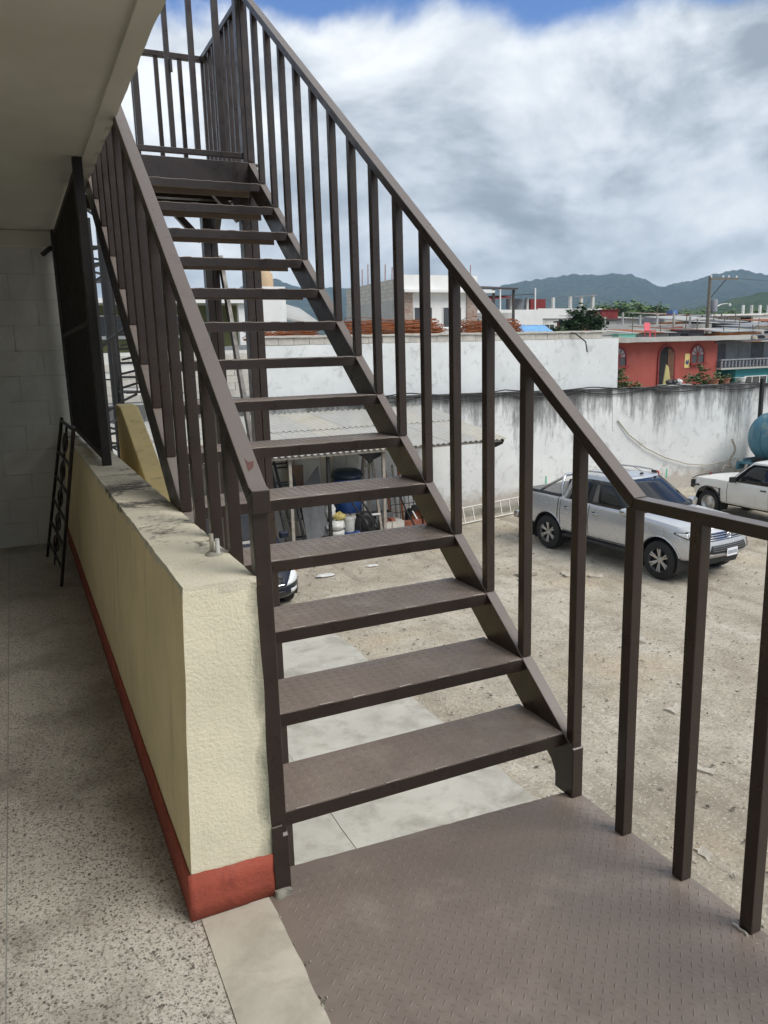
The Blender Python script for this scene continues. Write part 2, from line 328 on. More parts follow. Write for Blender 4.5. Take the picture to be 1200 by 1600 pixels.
# ------------------------------------------------------------------ mesh helpers
class MB:
    def __init__(s, o=(0, 0, 0)): s.v = []; s.f = []; s.o = Vector(o)
    def add(s, vs, fs):
        k = len(s.v); s.v += [Vector(p)-s.o for p in vs]; s.f += [tuple(i+k for i in f) for f in fs]; return s
    def box(s, x0, x1, y0, y1, z0, z1):
        return s.add([(x, y, z) for x in (x0, x1) for y in (y0, y1) for z in (z0, z1)],
                     [(0, 1, 3, 2), (4, 6, 7, 5), (0, 4, 5, 1), (2, 3, 7, 6), (0, 2, 6, 4), (1, 5, 7, 3)])
    def bar(s, p, q, w, h=None, up=(0, 0, 1)):
        p = Vector(p); q = Vector(q); h = h or w; d = (q-p).normalized(); up = Vector(up)
        if abs(d.dot(up)) > .99: up = Vector((0, 1, 0))
        a = d.cross(up).normalized()*w/2; c = a.cross(d).normalized()*h/2
        vs = [e+i*a+j*c for e in (p, q) for i, j in ((-1, -1), (1, -1), (1, 1), (-1, 1))]
        return s.add(vs, [(3, 2, 1, 0), (4, 5, 6, 7), (0, 1, 5, 4), (1, 2, 6, 5), (2, 3, 7, 6), (3, 0, 4, 7)])
    def prism(s, pts, vec):
        n = len(pts); vec = Vector(vec); vs = [Vector(p) for p in pts]; vs += [p+vec for p in vs]
        return s.add(vs, [tuple(range(n))[::-1], tuple(range(n, 2*n))]+[(i, (i+1) % n, n+(i+1) % n, n+i) for i in range(n)])
    def tube(s, pts, r, n=6, closed=False):
        pts = [Vector(p) for p in pts]; k = len(pts); rings = []; a = None
        for i, p in enumerate(pts):
            d = (pts[(i+1) % k]-pts[i-1]) if closed else (pts[min(i+1, k-1)]-pts[max(i-1, 0)])
            d.normalize()
            if a is None:
                a = d.cross(Vector((0, 0, 1)))
                if a.length < .05: a = d.cross(Vector((0, 1, 0)))
            a = (a-d*a.dot(d)).normalized(); c = d.cross(a)
            rr = r[i] if isinstance(r, (list, tuple)) else r
            rings.append([p+(a*math.cos(2*math.pi*j/n)+c*math.sin(2*math.pi*j/n))*rr for j in range(n)])
        fs = []
        m = k if closed else k-1
        for i in range(m):
            for j in range(n):
                a0, b0 = i*n, ((i+1) % k)*n; fs.append((a0+j, a0+(j+1) % n, b0+(j+1) % n, b0+j))
        if not closed: fs += [tuple(range(n))[::-1], tuple((k-1)*n+j for j in range(n))]
        return s.add([v for g in rings for v in g], fs)
    def lathe(s, prof, n=20, c=(0, 0, 0), axis='z', a0=0, a1=2*math.pi):
        full = abs(a1-a0-2*math.pi) < 1e-6; m = n if full else n+1; vs = []; c = Vector(c)
        for r, h in prof:
            for j in range(m):
                t = a0+(a1-a0)*j/n; x, y = r*math.cos(t), r*math.sin(t)
                vs.append(c+Vector({'z': (x, y, h), 'y': (x, h, y), 'x': (h, x, y)}[axis]))
        fs = []
        for i in range(len(prof)-1):
            for j in range(n):
                j2 = (j+1) % m; f = (i*m+j, i*m+j2, (i+1)*m+j2, (i+1)*m+j)
                fs.append(f if axis != 'y' else f[::-1])
        return s.add(vs, fs)
    def cyl(s, p, q, r, n=12): return s.tube([p, q], r, n)
    def grid(s, fn, us, vs_):
        k = len(vs_); return s.add([fn(u, v) for u in us for v in vs_],
            [(i*k+j, (i+1)*k+j, (i+1)*k+j+1, i*k+j+1) for i in range(len(us)-1) for j in range(k-1)])
    def mesh(s, name):
        me = bpy.data.meshes.new(name); me.from_pydata([tuple(v) for v in s.v], [], s.f); me.update(); return me
    def build(s, name, m, parent=None, smooth=0, bevel=0, solid=0):
        ob = link(name, s.mesh(name), m, parent, smooth, bevel, solid)
        if parent is None: ob.location = s.o
        return ob
def link(name, me, m, parent=None, smooth=0, bevel=0, solid=0):
    if m is not None and not me.materials: me.materials.append(M[m] if isinstance(m, str) else m)
    if smooth:
        for p in me.polygons: p.use_smooth = True
        me.set_sharp_from_angle(angle=R(smooth))
    o = bpy.data.objects.new(name, me); col.objects.link(o); o.parent = parent
    if bevel:
        b = o.modifiers.new('bevel', 'BEVEL'); b.width = bevel; b.segments = 2; b.limit_method = 'ANGLE'; b.angle_limit = R(40)
    if solid:
        b = o.modifiers.new('solid', 'SOLIDIFY'); b.thickness = solid; b.offset = 0
    return o
def fix(me):
    bm = bmesh.new(); bm.from_mesh(me); bmesh.ops.remove_doubles(bm, verts=bm.verts, dist=1e-5)
    bmesh.ops.recalc_face_normals(bm, faces=bm.faces); bm.to_mesh(me); bm.free(); me.update()
def tag(o, label=None, cat=None, group=None, kind=None):
    for k, v in (('label', label), ('category', cat), ('group', group), ('kind', kind)):
        if v: o[k] = v
    return o
def thing(name, loc, label, cat, group=None, rz=0):
    o = bpy.data.objects.new(name, None); col.objects.link(o); o.location = loc; o.rotation_euler = (0, 0, rz)
    o.empty_display_size = .1
    return tag(o, label, cat, group)
def cp(o, parent, loc=None, rot=None):
    c = o.copy(); col.objects.link(c); c.parent = parent
    if loc is not None: c.location = loc
    if rot is not None: c.rotation_euler = rot
    return c
def rough_mesh(me, amp, scale, seed=0, fade=False):
    for v in me.vertices:
        k = amp*(min(1, max(.1, (v.co.z-.14)/.12)) if fade else 1)
        p = v.co*scale+Vector((seed, seed*1.7, 0)); v.co += mnoise.noise_vector(p)*k
    me.update()
def subdivided_box(x0, x1, y0, y1, z0, z1, step, o=(0, 0, 0)):
    """closed box whose faces are grids, so that its edges can be worn"""
    bm = bmesh.new(); o = Vector(o)
    nx, ny, nz = [max(1, round(abs(b-a)/step)) for a, b in ((x0, x1), (y0, y1), (z0, z1))]
    X = lambda i: x0+(x1-x0)*i/nx; Y = lambda i: y0+(y1-y0)*i/ny; Z = lambda i: z0+(z1-z0)*i/nz
    V = {}
    def g(i, j, k):
        if (i, j, k) not in V: V[i, j, k] = bm.verts.new(Vector((X(i), Y(j), Z(k)))-o)
        return V[i, j, k]
    for i in range(nx):
        for j in range(ny):
            for k in (0, nz): bm.faces.new([g(i, j, k), g(i+1, j, k), g(i+1, j+1, k), g(i, j+1, k)][::1 if k else -1])
    for i in range(nx):
        for k in range(nz):
            for j in (0, ny): bm.faces.new([g(i, j, k), g(i+1, j, k), g(i+1, j, k+1), g(i, j, k+1)][::-1 if j else 1])
    for j in range(ny):
        for k in range(nz):
            for i in (0, nx): bm.faces.new([g(i, j, k), g(i, j+1, k), g(i, j+1, k+1), g(i, j, k+1)][::1 if i else -1])
    me = bpy.data.meshes.new('box'); bm.to_mesh(me); bm.free(); return me

# ------------------------------------------------------------------ ground, terrain
GZ = -2.9
def axis_pts(lo, hi, step, far):
    a = list(np.arange(lo, hi+1e-6, step)); e = []; d = step
    x = hi
    while x < far: d *= 1.7; x += d; e.append(min(x, far))
    b = []; d = step; x = lo
    while x > -far: d *= 1.7; x -= d; b.append(max(x, -far))
    return sorted(set(b))+a+e
gx = axis_pts(-3, 26, .22, 4600); gy = axis_pts(0, 19, .22, 4600)
def gfn(x, y):
    inside = -3 < x < 26 and 0 < y < 19
    z = GZ+(.018*mnoise.noise((x*.7, y*.7, 1))+.01*mnoise.noise((x*2.3, y*2.3, 4)) if inside else 0)
    return (x, y, z)
g = MB().grid(gfn, gx, gy)
ground = g.build('ground', 'earth', smooth=60); tag(ground, 'bare earth and gravel floor of the yard', 'ground', kind='structure')

# pebbles trodden into the earth: uncountable
rs = random.Random(3); pb = MB()
for i in range(5000):
    y = 3.5+13.5*rs.random(); x = 4.35+(18*rs.random()**1.3)
    if i % 4 == 0: x = 4.4+7*rs.random(); y = 3.0+7*rs.random()
    s = .005+.012*rs.random()**3*(1+y/9); a = rs.random()*6.28; z = GZ+.012
    ca, sa = math.cos(a)*s, math.sin(a)*s; k = .5+.6*rs.random()
    pb.add([(x+ca, y+sa, z), (x-sa*k, y+ca*k, z), (x-ca, y-sa, z), (x+sa*k, y-ca*k, z), (x, y, z+s*.7)], [(0, 1, 4), (1, 2, 4), (2, 3, 4), (3, 0, 4)])
tag(pb.build('gravel', 'stone'), 'loose pebbles scattered over the yard floor', 'gravel', kind='stuff')
db = MB()
for i in range(1500):
    y = 3.5+13.5*rs.random(); x = 4.35+16*rs.random()**1.2
    s = .012+.03*rs.random(); a = rs.random()*6.28; z = GZ+.025; k = .3+.3*rs.random()
    ca, sa = math.cos(a)*s, math.sin(a)*s
    db.add([(x+ca, y+sa, z), (x-sa*k, y+ca*k, z+.008), (x-ca, y-sa, z), (x+sa*k, y-ca*k, z-.004)], [(0, 1, 2, 3)])
tag(db.build('leaf_litter', 'bark'), 'dead leaves and twigs scattered over the yard floor', 'leaf litter', kind='stuff')
# a few broken pieces of concrete lying about
for i, (x, y, s) in enumerate([(8.9, 12.4, .20), (9.6, 12.0, .16), (10.0, 11.6, .13), (8.3, 8.6, .15), (6.2, 5.4, .10), (7.0, 6.6, .12), (5.1, 4.4, .08), (6.9, 15.6, .2)]):
    me = subdivided_box(-s, s, -s*.6, s*.6, -.01, s*.22, s*.5); rough_mesh(me, s*.35, 5/s*.3, i*3.1)
    o = link('rubble_piece', me, 'stone', smooth=40); o.location = (x, y, GZ); o.rotation_euler = (0, 0, i*1.3)
    tag(o, ['flat pale rubble slab nearest the rear wheel of the silver pickup', 'pale rubble slab beside the silver pickup, second from its rear wheel', 'small rubble piece beside the sill of the silver pickup', 'rubble lump in the middle of the bare yard', 'rubble chunk near the foot of the steel stairs', 'rubble chunk seen between the landing balusters', 'smallest rubble chip beside the paving edge', 'rubble lump in front of the shed'][i], 'rubble', 'rubble pieces on the yard floor')

# concrete paving along the building: slabs are parts
pav = MB(); pav.box(-3, 4.18, 1.0, 12.6, GZ-.06, GZ+.012)
paving = pav.build('pavement', 'slab'); tag(paving, 'strip of concrete paving along the building', 'pavement', kind='structure')
ys = [1.0, 3.4, 6.5, 9.1, 11.0, 12.6]; xs = [-3, -.2, 2.355, 4.285]
for i in range(3):
    for j in range(5):
        me = subdivided_box(xs[i]+.003, xs[i+1]-.003, ys[j]+.003, ys[j+1]-.003, GZ-.05, GZ+.032+.004*((i+j) % 2), .3)
        for v in me.vertices:
            if v.co.z > GZ: v.co += mnoise.noise_vector(v.co*3)*.008
            if v.co.x > 4.2: v.co.x += .04*mnoise.noise((v.co.y*1.3, 2, 1))+.025*mnoise.noise((v.co.y*5, 2, 1)); v.co.z -= .008
        link('paving_slab', me, 'slab', paving)

# hills: azimuth (degrees from +y) -> elevation of the skyline as measured
AZ = [-80, -40, 0, 10, 14.3, 16.4, 17.8, 18.6, 20, 20.9, 23, 24.5, 27.7, 30, 31.5, 32.7, 34.5, 37.1, 39, 40.1, 42.4, 43.6, 44.5, 46.3, 47.8, 49.4, 50.9, 54, 60, 75, 110, 150]
EL = [4, 4.6, 4.2, 4.3, 4.75, 5.3, 5.55, 5.2, 4.75, 4.9, 4.75, 4.6, 4.7, 4.5, 4.35, 4.3, 4.75, 4.98, 5.12, 5.08, 4.95, 4.5, 4.02, 4.3, 4.75, 4.85, 4.4, 4.2, 4.6, 4, 3.6, 4]
def hill(name, m, az0, az1, daz, r0, r1, nr, elf, label, bumps, seed, crest=.62):
    azs = np.arange(az0, az1, daz); rs_ = np.linspace(r0, r1, nr); h = MB()
    def fn(a, r):
        e = math.tan(R(elf(a))); rc = r0+(r1-r0)*crest; k = (r-r0)/(rc-r0)
        x, y = r*math.sin(R(a)), r*math.cos(R(a))
        n = mnoise.fractal((x/420+seed, y/420, seed), 1, 2.1, 5)
        f = k**1.25 if k <= 1 else max(0, 1-.5*(k-1))
        z = GZ+f*e*rc*(1+.22*n*(1-k)*2 if k < 1 else 1)+bumps*f*(mnoise.noise((x/bumps/2.6, y/bumps/2.6, seed))+.6*mnoise.noise((x/bumps/1.1, y/bumps/1.1, seed+3)))*.55
        return (x, y, max(z, GZ-.5))
    h.grid(fn, list(azs), list(rs_))
    return tag(h.build(name, m, smooth=80), label, 'hills', kind='structure')
hill('hills', 'hill', -75, 140, .06, 1500, 3900, 46, lambda a: float(np.interp(a, AZ, EL))-.08, 'blue wooded mountains along the horizon', 13, 1.3)
AZ2 = [-60, 0, 20, 38, 42, 44, 46, 48, 50, 53, 60, 80, 120]; EL2 = [1, 1.2, 1.2, 1.3, 1.9, 2.25, 2.55, 2.9, 3.3, 3.6, 3.4, 2, 1]
hill('green_hills', 'hill2', -55, 110, .07, 380, 1250, 34, lambda a: float(np.interp(a, AZ2, EL2)), 'greener wooded slope in front of the mountains', 6, 5.7, .8)

# ------------------------------------------------------------------ corridor of the building
f = MB(); f.box(-1.6, .312, -3.2, 7.3, -.16, 0); fl = f.build('floor', 'terrazzo'); tag(fl, 'speckled grey terrazzo corridor floor', 'floor', kind='structure')
for x in (-.185, -.985):
    MB().box(x-.0018, x+.0018, -3.2, 7.3, -.01, .0008).build('tile_joint', 'joint', fl)
for y in (-.62, 3.4): pass
f = MB(); f.box(-1.6, .50, -3.2, 7.3, -.30, -.161); tag(f.build('floor_slab', 'sill'), kind='structure', label='concrete slab under the corridor floor', cat='floor')
# concrete strip between terrazzo and steel landing (its outer edge broken)
rs = random.Random(9); me = subdivided_box(.3128, .512, -3.2, 1.962, -.16, .004, .035)
for v in me.vertices:
    if v.co.x > .50: v.co.x += .005*mnoise.noise((v.co.y*11, 3, 1))+.004*mnoise.noise((v.co.y*45, 1, 1))
    v.co.z += .002*mnoise.noise(v.co*12)
tag(link('concrete_strip', me, 'sill', smooth=50), 'pale concrete strip between the terrazzo floor and the steel landing', 'floor edge', kind='structure')
cr = MB()
for i in range(26):      # crumbs of broken mortar along that edge
    y = .9+1.1*rs.random(); x = .513+.022*rs.random(); s = .003+.007*rs.random()**2; a = rs.random()*6
    cr.add([(x+s*math.cos(a), y+s*math.sin(a)*1.6, .003), (x-s*math.sin(a), y+s*math.cos(a), .003), (x-s*math.cos(a), y-s*math.sin(a)*1.6, .003), (x, y, .004+s*.8)], [(0, 1, 3), (1, 2, 3), (2, 0, 3)])
tag(cr.build('mortar_crumbs', 'mortar'), 'crumbs of mortar along the edge of the steel landing', 'rubble', kind='stuff')

# low parapet wall, thicker at its foot
def batter(me):
    for v in me.vertices:
        if v.co.x < -.02: v.co.x += .047*v.co.z/.97
        else: v.co.x += .010
pw = thing('parapet_wall', (.41, 4.6, 0), 'cream stuccoed low wall beside the corridor with a red painted foot', 'wall')
me = subdivided_box(.29, .523, 1.968, 7.22, 0.0, .955, .045, (.41, 4.6, 0)); batter(me); rough_mesh(me, .0035, 7, fade=True)
wall_body = link('wall_body', me, 'cream', pw, smooth=55)
me.materials.append(M['cream_lit_end']); me.materials.append(M['wall_top'])
for p in me.polygons:
    if p.normal.y < -.7: p.material_index = 1
    elif p.normal.z > .6: p.material_index = 2
me = subdivided_box(.2905, .523, 1.9685, 7.22, .94, .970, .03, (.41, 4.6, 0)); batter(me); rough_mesh(me, .003, 14, 4)
link('wall_cap', me, 'wall_top', pw, smooth=60)
for nm, pts in (('skirting', 'side'), ('skirting', 'end')):
    s = MB((.41, 4.6, 0)); k = 90 if pts == 'side' else 16
    for i in range(k+1):
        t_ = i/k; zt = .138+.003*mnoise.noise((t_*k*.22, 7, 2))+.003*mnoise.noise((t_*k*.8, 3, 1))+(.010*(1-t_) if pts == 'end' else 0)
        for zz_ in (.004, .05, .09, zt):
            j = mnoise.noise((t_*k*.4, zz_*9, 2))*.0008
            s.v.append(Vector((.2865+j+.047*zz_/.97, 1.9645+t_*5.256, zz_) if pts == 'side' else (.2865+t_*.246, 1.9645+j, zz_))-s.o)
    for i in range(k):
        for q in range(3):
            fc = (i*4+q, i*4+q+1, (i+1)*4+q+1, (i+1)*4+q); s.f.append(fc if pts == 'side' else fc[::-1])
    s.build(nm, 'red_skirt', pw, smooth=60, solid=.003)
# cut conduit stubs cast into the wall top
cs = thing('conduit_stub', (.487, 2.28, .965), 'pair of broken pipe stubs sticking out of the low wall near its end', 'pipe stub')
for i, (dx, dy, h) in enumerate([(0, 0, .062), (.012, -.022, .05)]):
    MB((.487, 2.28, .965)).tube([(.487+dx, 2.28+dy, .95), (.487+dx, 2.28+dy, .97+h)], .007, 8).build('pipe', 'white_bag' if i else 'rope', cs, smooth=50)
MB((.487, 2.28, .965)).lathe([(.03, 0), (.022, .012), (.008, .014)], 9, (.49, 2.27, .966)).build('mortar_collar', 'mortar', cs, smooth=60)

# ceiling slab with drip edge and end beam
c = MB(); c.box(-1.6, .46, -1.6, 9.4, 2.604, 2.78); c.box(.455, .505, -1.6, 9.4, 2.588, 2.79)
ce = c.build('ceiling', 'ceiling'); tag(ce, 'plastered concrete ceiling slab over the corridor', 'ceiling', kind='structure')
me = subdivided_box(.50, .535, -1.6, 9.4, 2.60, 2.80, .06); rough_mesh(me, .006, 8, 2)
link('slab_edge', me, 'ceiling', ce, smooth=50)
b_ = MB((-.5, 7.2, 2.4)); b_.box(-1.6, .44, 7.17, 7.36, 2.47, 2.603); tag(b_.build('beam', 'ceiling', bevel=.01), 'concrete beam across the end of the corridor', 'beam')
# block wall closing the corridor
bw = thing('block_wall', (-.4, 7.3, 0), 'grey painted concrete block wall at the end of the corridor', 'wall')
MB((-.4, 7.3, 0)).box(-1.6, .455, 7.240, 7.40, 0, 2.469).build('wall_core', 'joint', bw)
bmes = {}
for rowi in range(12):
    x = .455-.0-(.2 if rowi % 2 else .4); first = True
    z0 = rowi*.206+.003; h = .2035; xr = .452
    while xr > -1.6:
        ln = .198 if (first and rowi % 2) else .400
        key = (round(ln, 3), (rowi*3+int(xr*10)) % 4)
        if key not in bmes:
            me = subdivided_box(-ln, 0, 0, .04, 0, h, .045); rough_mesh(me, .0025, 12, key[1]*5.1); bmes[key] = me
        o = link('block', bmes[key], 'grey_block', bw, smooth=45); o.location = (xr+.4, 7.232-7.3, z0)
        xr -= ln+.003; first = False
# inner side of the corridor (left of the picture) and building body below
s_ = MB((-1.7, 2, 0)); s_.box(-1.75, -1.6, -1.6, 7.4, -.3, 2.78); tag(s_.build('corridor_wall', 'corridor'), 'plastered inner wall of the corridor, left out of the picture', 'wall')
s_ = MB((-1, 2, -2.9)); s_.box(-1.6, .30, -3.2, 12, GZ, -.301); tag(s_.build('ground_floor_wall', 'render_dirty'), 'rendered ground floor wall below the corridor', 'wall')
# little camera bracket under the beam
br = thing('wall_bracket', (.38, 7.15, 2.42), 'small black metal bracket under the beam at the corridor end', 'bracket')
MB((.38, 7.15, 2.42)).bar((.33, 7.12, 2.41), (.40, 7.15, 2.47), .05, .03).build('arm', 'black_iron', br)
MB((.38, 7.15, 2.42)).bar((.40, 7.15, 2.462), (.46, 7.19, 2.468), .02, .015).build('stem', 'black_iron', br)
# dark iron grille standing on the low wall
gr = thing('security_grille', (.43, 5.9, .97), 'tall dark iron grille of close bars standing on the low wall up to the ceiling', 'grille')
q = MB((.43, 5.9, .97))
MB((.43, 5.9, .97)).box(.405, .455, 4.60, 4.65, .968, 2.60).build('post', 'grille_iron', gr, bevel=.004)
MB((.43, 5.9, .97)).box(.405, .455, 7.10, 7.15, .968, 2.60).build('post', 'grille_iron', gr, bevel=.004)
for z in (1.0, 1.75, 2.54): MB((.43, 5.9, .97)).box(.418, .442, 4.651, 7.099, z, z+.03).build('rail', 'grille_iron', gr)
bar0 = None
for i in range(41):
    y = 4.70+i*.0585
    if bar0 is None: bar0 = MB().tube([(0, 0, .02), (0, 0, 1.60)], .012, 8).build('bar', 'grille_iron', gr, smooth=50); o = bar0
    else: o = cp(bar0, gr)
    o.location = (.0, y-5.9, -.0)
# ornamental iron panel leaning against the low wall
lp = thing('iron_window_guard', (.2, 5.8, 0), 'narrow black ornamental iron panel leaning against the inside of the low wall', 'iron panel')
A = Vector((.150, 5.74, .004)); B = Vector((.095, 6.72, .004)); Ct = Vector((.262, 4.40, 1.215)); Dt = Vector((.262, 5.52, 1.19))
L0 = Vector((.2, 5.8, 0))
def lpt(u, v): return (A*(1-u)+B*u)*(1-v)+(Ct*(1-u)+Dt*u)*v
for u in (0, 1): MB(L0).bar(lpt(u, 0), lpt(u, 1), .018).build('stile', 'black_iron', lp)
for v in (.13, .30, .47, .64, .80, .985): MB(L0).bar(lpt(0, v), lpt(1, v), .014).build('rung', 'black_iron', lp)
MB(L0).bar(lpt(.5, .05), lpt(.5, .98), .012).build('middle_bar', 'black_iron', lp)
for v in (.22, .38, .55, .72, .89):
    MB(L0).tube([lpt(.5+.16*math.cos(a)*(1 if a < 3.2 else .9), v+.055*math.sin(a)) for a in np.linspace(0, 6.28, 15)[:-1]], .006, 5, True).build('scroll', 'black_iron', lp, smooth=60)

# ------------------------------------------------------------------ steel staircase
RUN, RISE, Y0, Z0 = .2483, .1873, 1.768, .0405
NT = 14; XL0, XL1, XR0, XR1 = .535, .580, 1.612, 1.657
def nose(n): return Y0+RUN*n, Z0+RISE*n
SO = (1.1, 2.0, 0)
st = thing('steel_staircase', SO, 'dark brown steel staircase with chequer plate treads rising past the low wall', 'staircase')
SL = RISE/RUN
def lug_mesh(x0, x1, y0, y1, z, cell=.0258, ln=.0125, wd=.0029, ht=.0016):
    m_ = MB(); d = math.sqrt(.5)
    n = int((x1-x0+y1-y0)/cell)+4
    for i in range(-n, n):
        for j in range(-n, n):
            u, v = i*cell, j*cell; x = x0+(u-v)*d; y = y0+(u+v)*d
            if not (x0+.008 < x < x1-.008 and y0+.008 < y < y1-.008): continue
            a = (d, d) if (i+j) % 2 else (-d, d); b = (-a[1], a[0])
            P = lambda s, t_, h: (x+a[0]*s+b[0]*t_, y+a[1]*s+b[1]*t_, z+h)
            m_.add([P(-ln, 0, 0), P(-ln*.4, -wd, 0), P(ln*.4, -wd, 0), P(ln, 0, 0), P(ln*.4, wd, 0), P(-ln*.4, wd, 0), P(-ln*.5, 0, ht), P(ln*.5, 0, ht)],
                   [(0, 1, 6), (1, 2, 7, 6), (2, 3, 7), (3, 4, 7), (4, 5, 6, 7), (5, 0, 6)])
    return m_
# stringers (channel section, foot cut vertically)
for x0, x1, nm in ((XL0, XL1, 'stringer'), (XR0, XR1, 'stringer')):
    y1, z1 = nose(15.0); yb = y1
    tz = lambda y: Z0+SL*(y-Y0)
    web = [(1.962, .0), (1.962, tz(1.962)-.002), (y1, tz(y1)-.002), (y1, tz(y1)-.19), (2.085, tz(2.085)-.185), (2.060, .055), (2.060, .0)]
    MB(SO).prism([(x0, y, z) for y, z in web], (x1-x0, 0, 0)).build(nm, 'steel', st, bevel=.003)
# treads with raised pattern
tw = XR0-XL1-.004
tb = MB(); tb.box(0, tw, 0, .262, -.006, 0); tb.box(0, tw, .0, .006, -.046, -.0062); tb.box(0, tw, .254, .260, -.040, -.0062)
rough_edge = tb.mesh('tread')
lugs = lug_mesh(.0, tw, .004, .258, .0002).mesh('tread_lugs')
weld = MB()
rs = random.Random(4)
for seg in range(7):
    x = .03+seg*.15+rs.random()*.04; weld.tube([(x+i*.012, -.001, -.0015+.0012*rs.random()) for i in range(5)], .0028, 5)
weld_me = weld.mesh('weld_bead')
for n in range(1, NT+1):
    y, z = nose(n)
    o = link('tread', rough_edge, 'plate', st, bevel=.0015) if n == 1 else cp(tread0, st)
    if n == 1: tread0 = o
    o.location = (XL1+.002-SO[0], y-SO[1], z-SO[2])
    l = link('tread_lugs', lugs, 'plate', o); tag(l, kind='stuff')
    tag(link('weld_bead', weld_me, 'plate', o, smooth=60), kind='stuff')
    # under-nosing strip is the painted lip: darker, undusted
    MB(SO).box(XL1+.002, XR0-.002, y-.0035, y-.0005, z-.047, z-.004).build('tread_lip', 'steel', st)
# right handrail and balusters
hl = lambda y: 1.082+.7412*(y-1.732)         # under side of the rail
HT = .047
hr = MB(SO)
yt = 5.50
hr.prism([(XR0-.002, 1.728, 1.079), (XR0-.002, yt, hl(yt)), (XR0-.002, yt, hl(yt)+HT), (XR0-.002, 1.712, 1.079+HT-.012)], (.049, 0, 0))
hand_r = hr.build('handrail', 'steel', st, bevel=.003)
for n in range(1, 16):
    y, z = nose(n); yc = y+.018 if n > 1 else 1.985
    b0 = Z0+SL*(yc-Y0)-.01 if n > 1 else .16
    MB(SO).prism([(XR0+.002, yc-.018, b0), (XR0+.002, yc+.018, b0+(.028 if n > 1 else 0)), (XR0+.002, yc+.018, hl(yc+.018)+.004), (XR0+.002, yc-.018, hl(yc-.018)+.004)], (.038, 0, 0)).build('baluster', 'steel', hand_r, bevel=.003)
# left handrail: top face measured
ll = lambda y: 1.240+.752*(y-2.02)           # top of the rail
hr = MB(SO); hr.prism([(XL0-.004, 1.955, ll(1.975)-.065), (XL0-.004, 1.955, ll(1.975)), (XL0-.004, 1.985, ll(1.985)), (XL0-.004, 5.5, ll(5.5)), (XL0-.004, 5.5, ll(5.5)-.048), (XL0-.004, 2.0, ll(2.0)-.065)], (.050, 0, 0))
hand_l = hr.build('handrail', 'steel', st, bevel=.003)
MB(SO).box(XL0-.002, XL0+.044, 1.9705, 2.013, -.05, ll(1.985)-.06).build('newel_post', 'steel', st, bevel=.004)
for n in range(2, 16):
    y, z = nose(n); yc = y+.005; b0 = Z0+SL*(yc-Y0)-.012
    MB(SO).prism([(XL0+.002, yc-.019, b0), (XL0+.002, yc+.019, b0+.028), (XL0+.002, yc+.019, ll(yc+.019)-.045), (XL0+.002, yc-.019, ll(yc-.019)-.045)], (.038, 0, 0)).build('baluster', 'steel', hand_l, bevel=.003)
# red primer showing through on the end of the left rail
pm = MB(SO); yy = 2.03; pm.prism([(XL0+.012, yy, ll(yy)+.0006), (XL0+.03, yy+.012, ll(yy+.012)+.0006), (XL0+.036, yy+.03, ll(yy+.03)+.0006), (XL0+.02, yy+.028, ll(yy+.028)+.0006), (XL0+.014, yy+.04, ll(yy+.04)+.0006)], (0, 0, .0006)); pm.build('primer_patch', mat('red_primer', (.10, .035, .028), .6), hand_l)
# mortar smeared between the newel and the low wall
me = subdivided_box(.532, .562, 1.960, 1.9695, -.01, .22, .014, SO); rough_mesh(me, .003, 20, 1); link('weld_plate', me, 'steel', st, smooth=40)
me = subdivided_box(.530, .575, 1.945, 2.0, -.004, .022, .010, SO); rough_mesh(me, .012, 36, 8); link('mortar_lump', me, 'mortar', st, smooth=60)

# ------------------------------------------------------------------ lower steel landing
LO = (1.1, 1.0, 0)
ld = thing('steel_landing', LO, 'brown chequer plate landing in the foreground with a square tube railing', 'landing')
rs = random.Random(11)
edge = [(.503, y, 0) for y in np.linspace(-1.2, 2.06, 60)]
far = [(x, 2.072-.062*(x-.58)+.004*mnoise.noise((x*22, 5, 1)), 0) for x in np.linspace(.58, 1.66, 40)]
outl = edge[:-1]+far+[(1.660, -1.2, 0)]
MB(LO).prism([(x, y, -.006) for x, y, z in outl[::-1]], (0, 0, .006)).build('deck_plate', 'plate', ld)
lg_ = tag(lug_mesh(.545, 1.655, -.4, 2.02, .0002).build('deck_lugs', 'plate', ld), kind='stuff')
lg_.location = (-LO[0], -LO[1], 0)
for y in (-1.0, -.2, .6, 1.4, 1.98): MB(LO).box(.53, 1.655, y-.025, y+.025, -.11, -.007).build('joist', 'steel', ld)
MB(LO).box(1.612, 1.655, -1.2, 1.95, -.11, -.0075).build('edge_beam', 'steel', ld)
rail = MB(LO); rail.prism([(XR0-.002, 1.7275, 1.0785), (XR0-.002, 1.7115, 1.0785+.0345), (XR0-.002, -1.2, 1.113), (XR0-.002, -1.2, 1.0785)], (.049, 0, 0))
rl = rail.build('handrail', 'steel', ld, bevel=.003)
for i, y in enumerate([1.734, 1.487, 1.246, 1.0, .755, .51, .265, .02, -.225, -.47, -.715, -.96]):
    MB(LO).box(1.6175, 1.6565, y-.0195, y+.0195, 0, 1.081).build('baluster', 'steel', rl, bevel=.003)
    if i == 2:
        MB(LO).tube([(1.607+.004*(k % 2), y+.03-.012*k, .003) for k in range(5)], .0045, 6).build('weld_spatter', 'aluminium', rl, smooth=60)
for x, y in ((1.63, 1.9), (1.63, -1.0), (.56, 2.03), (.56, -1.0)):
    MB(LO).box(x-.04, x+.04, y-.04, y+.04, GZ-.02, -.111).build('support_post', 'steel', ld)

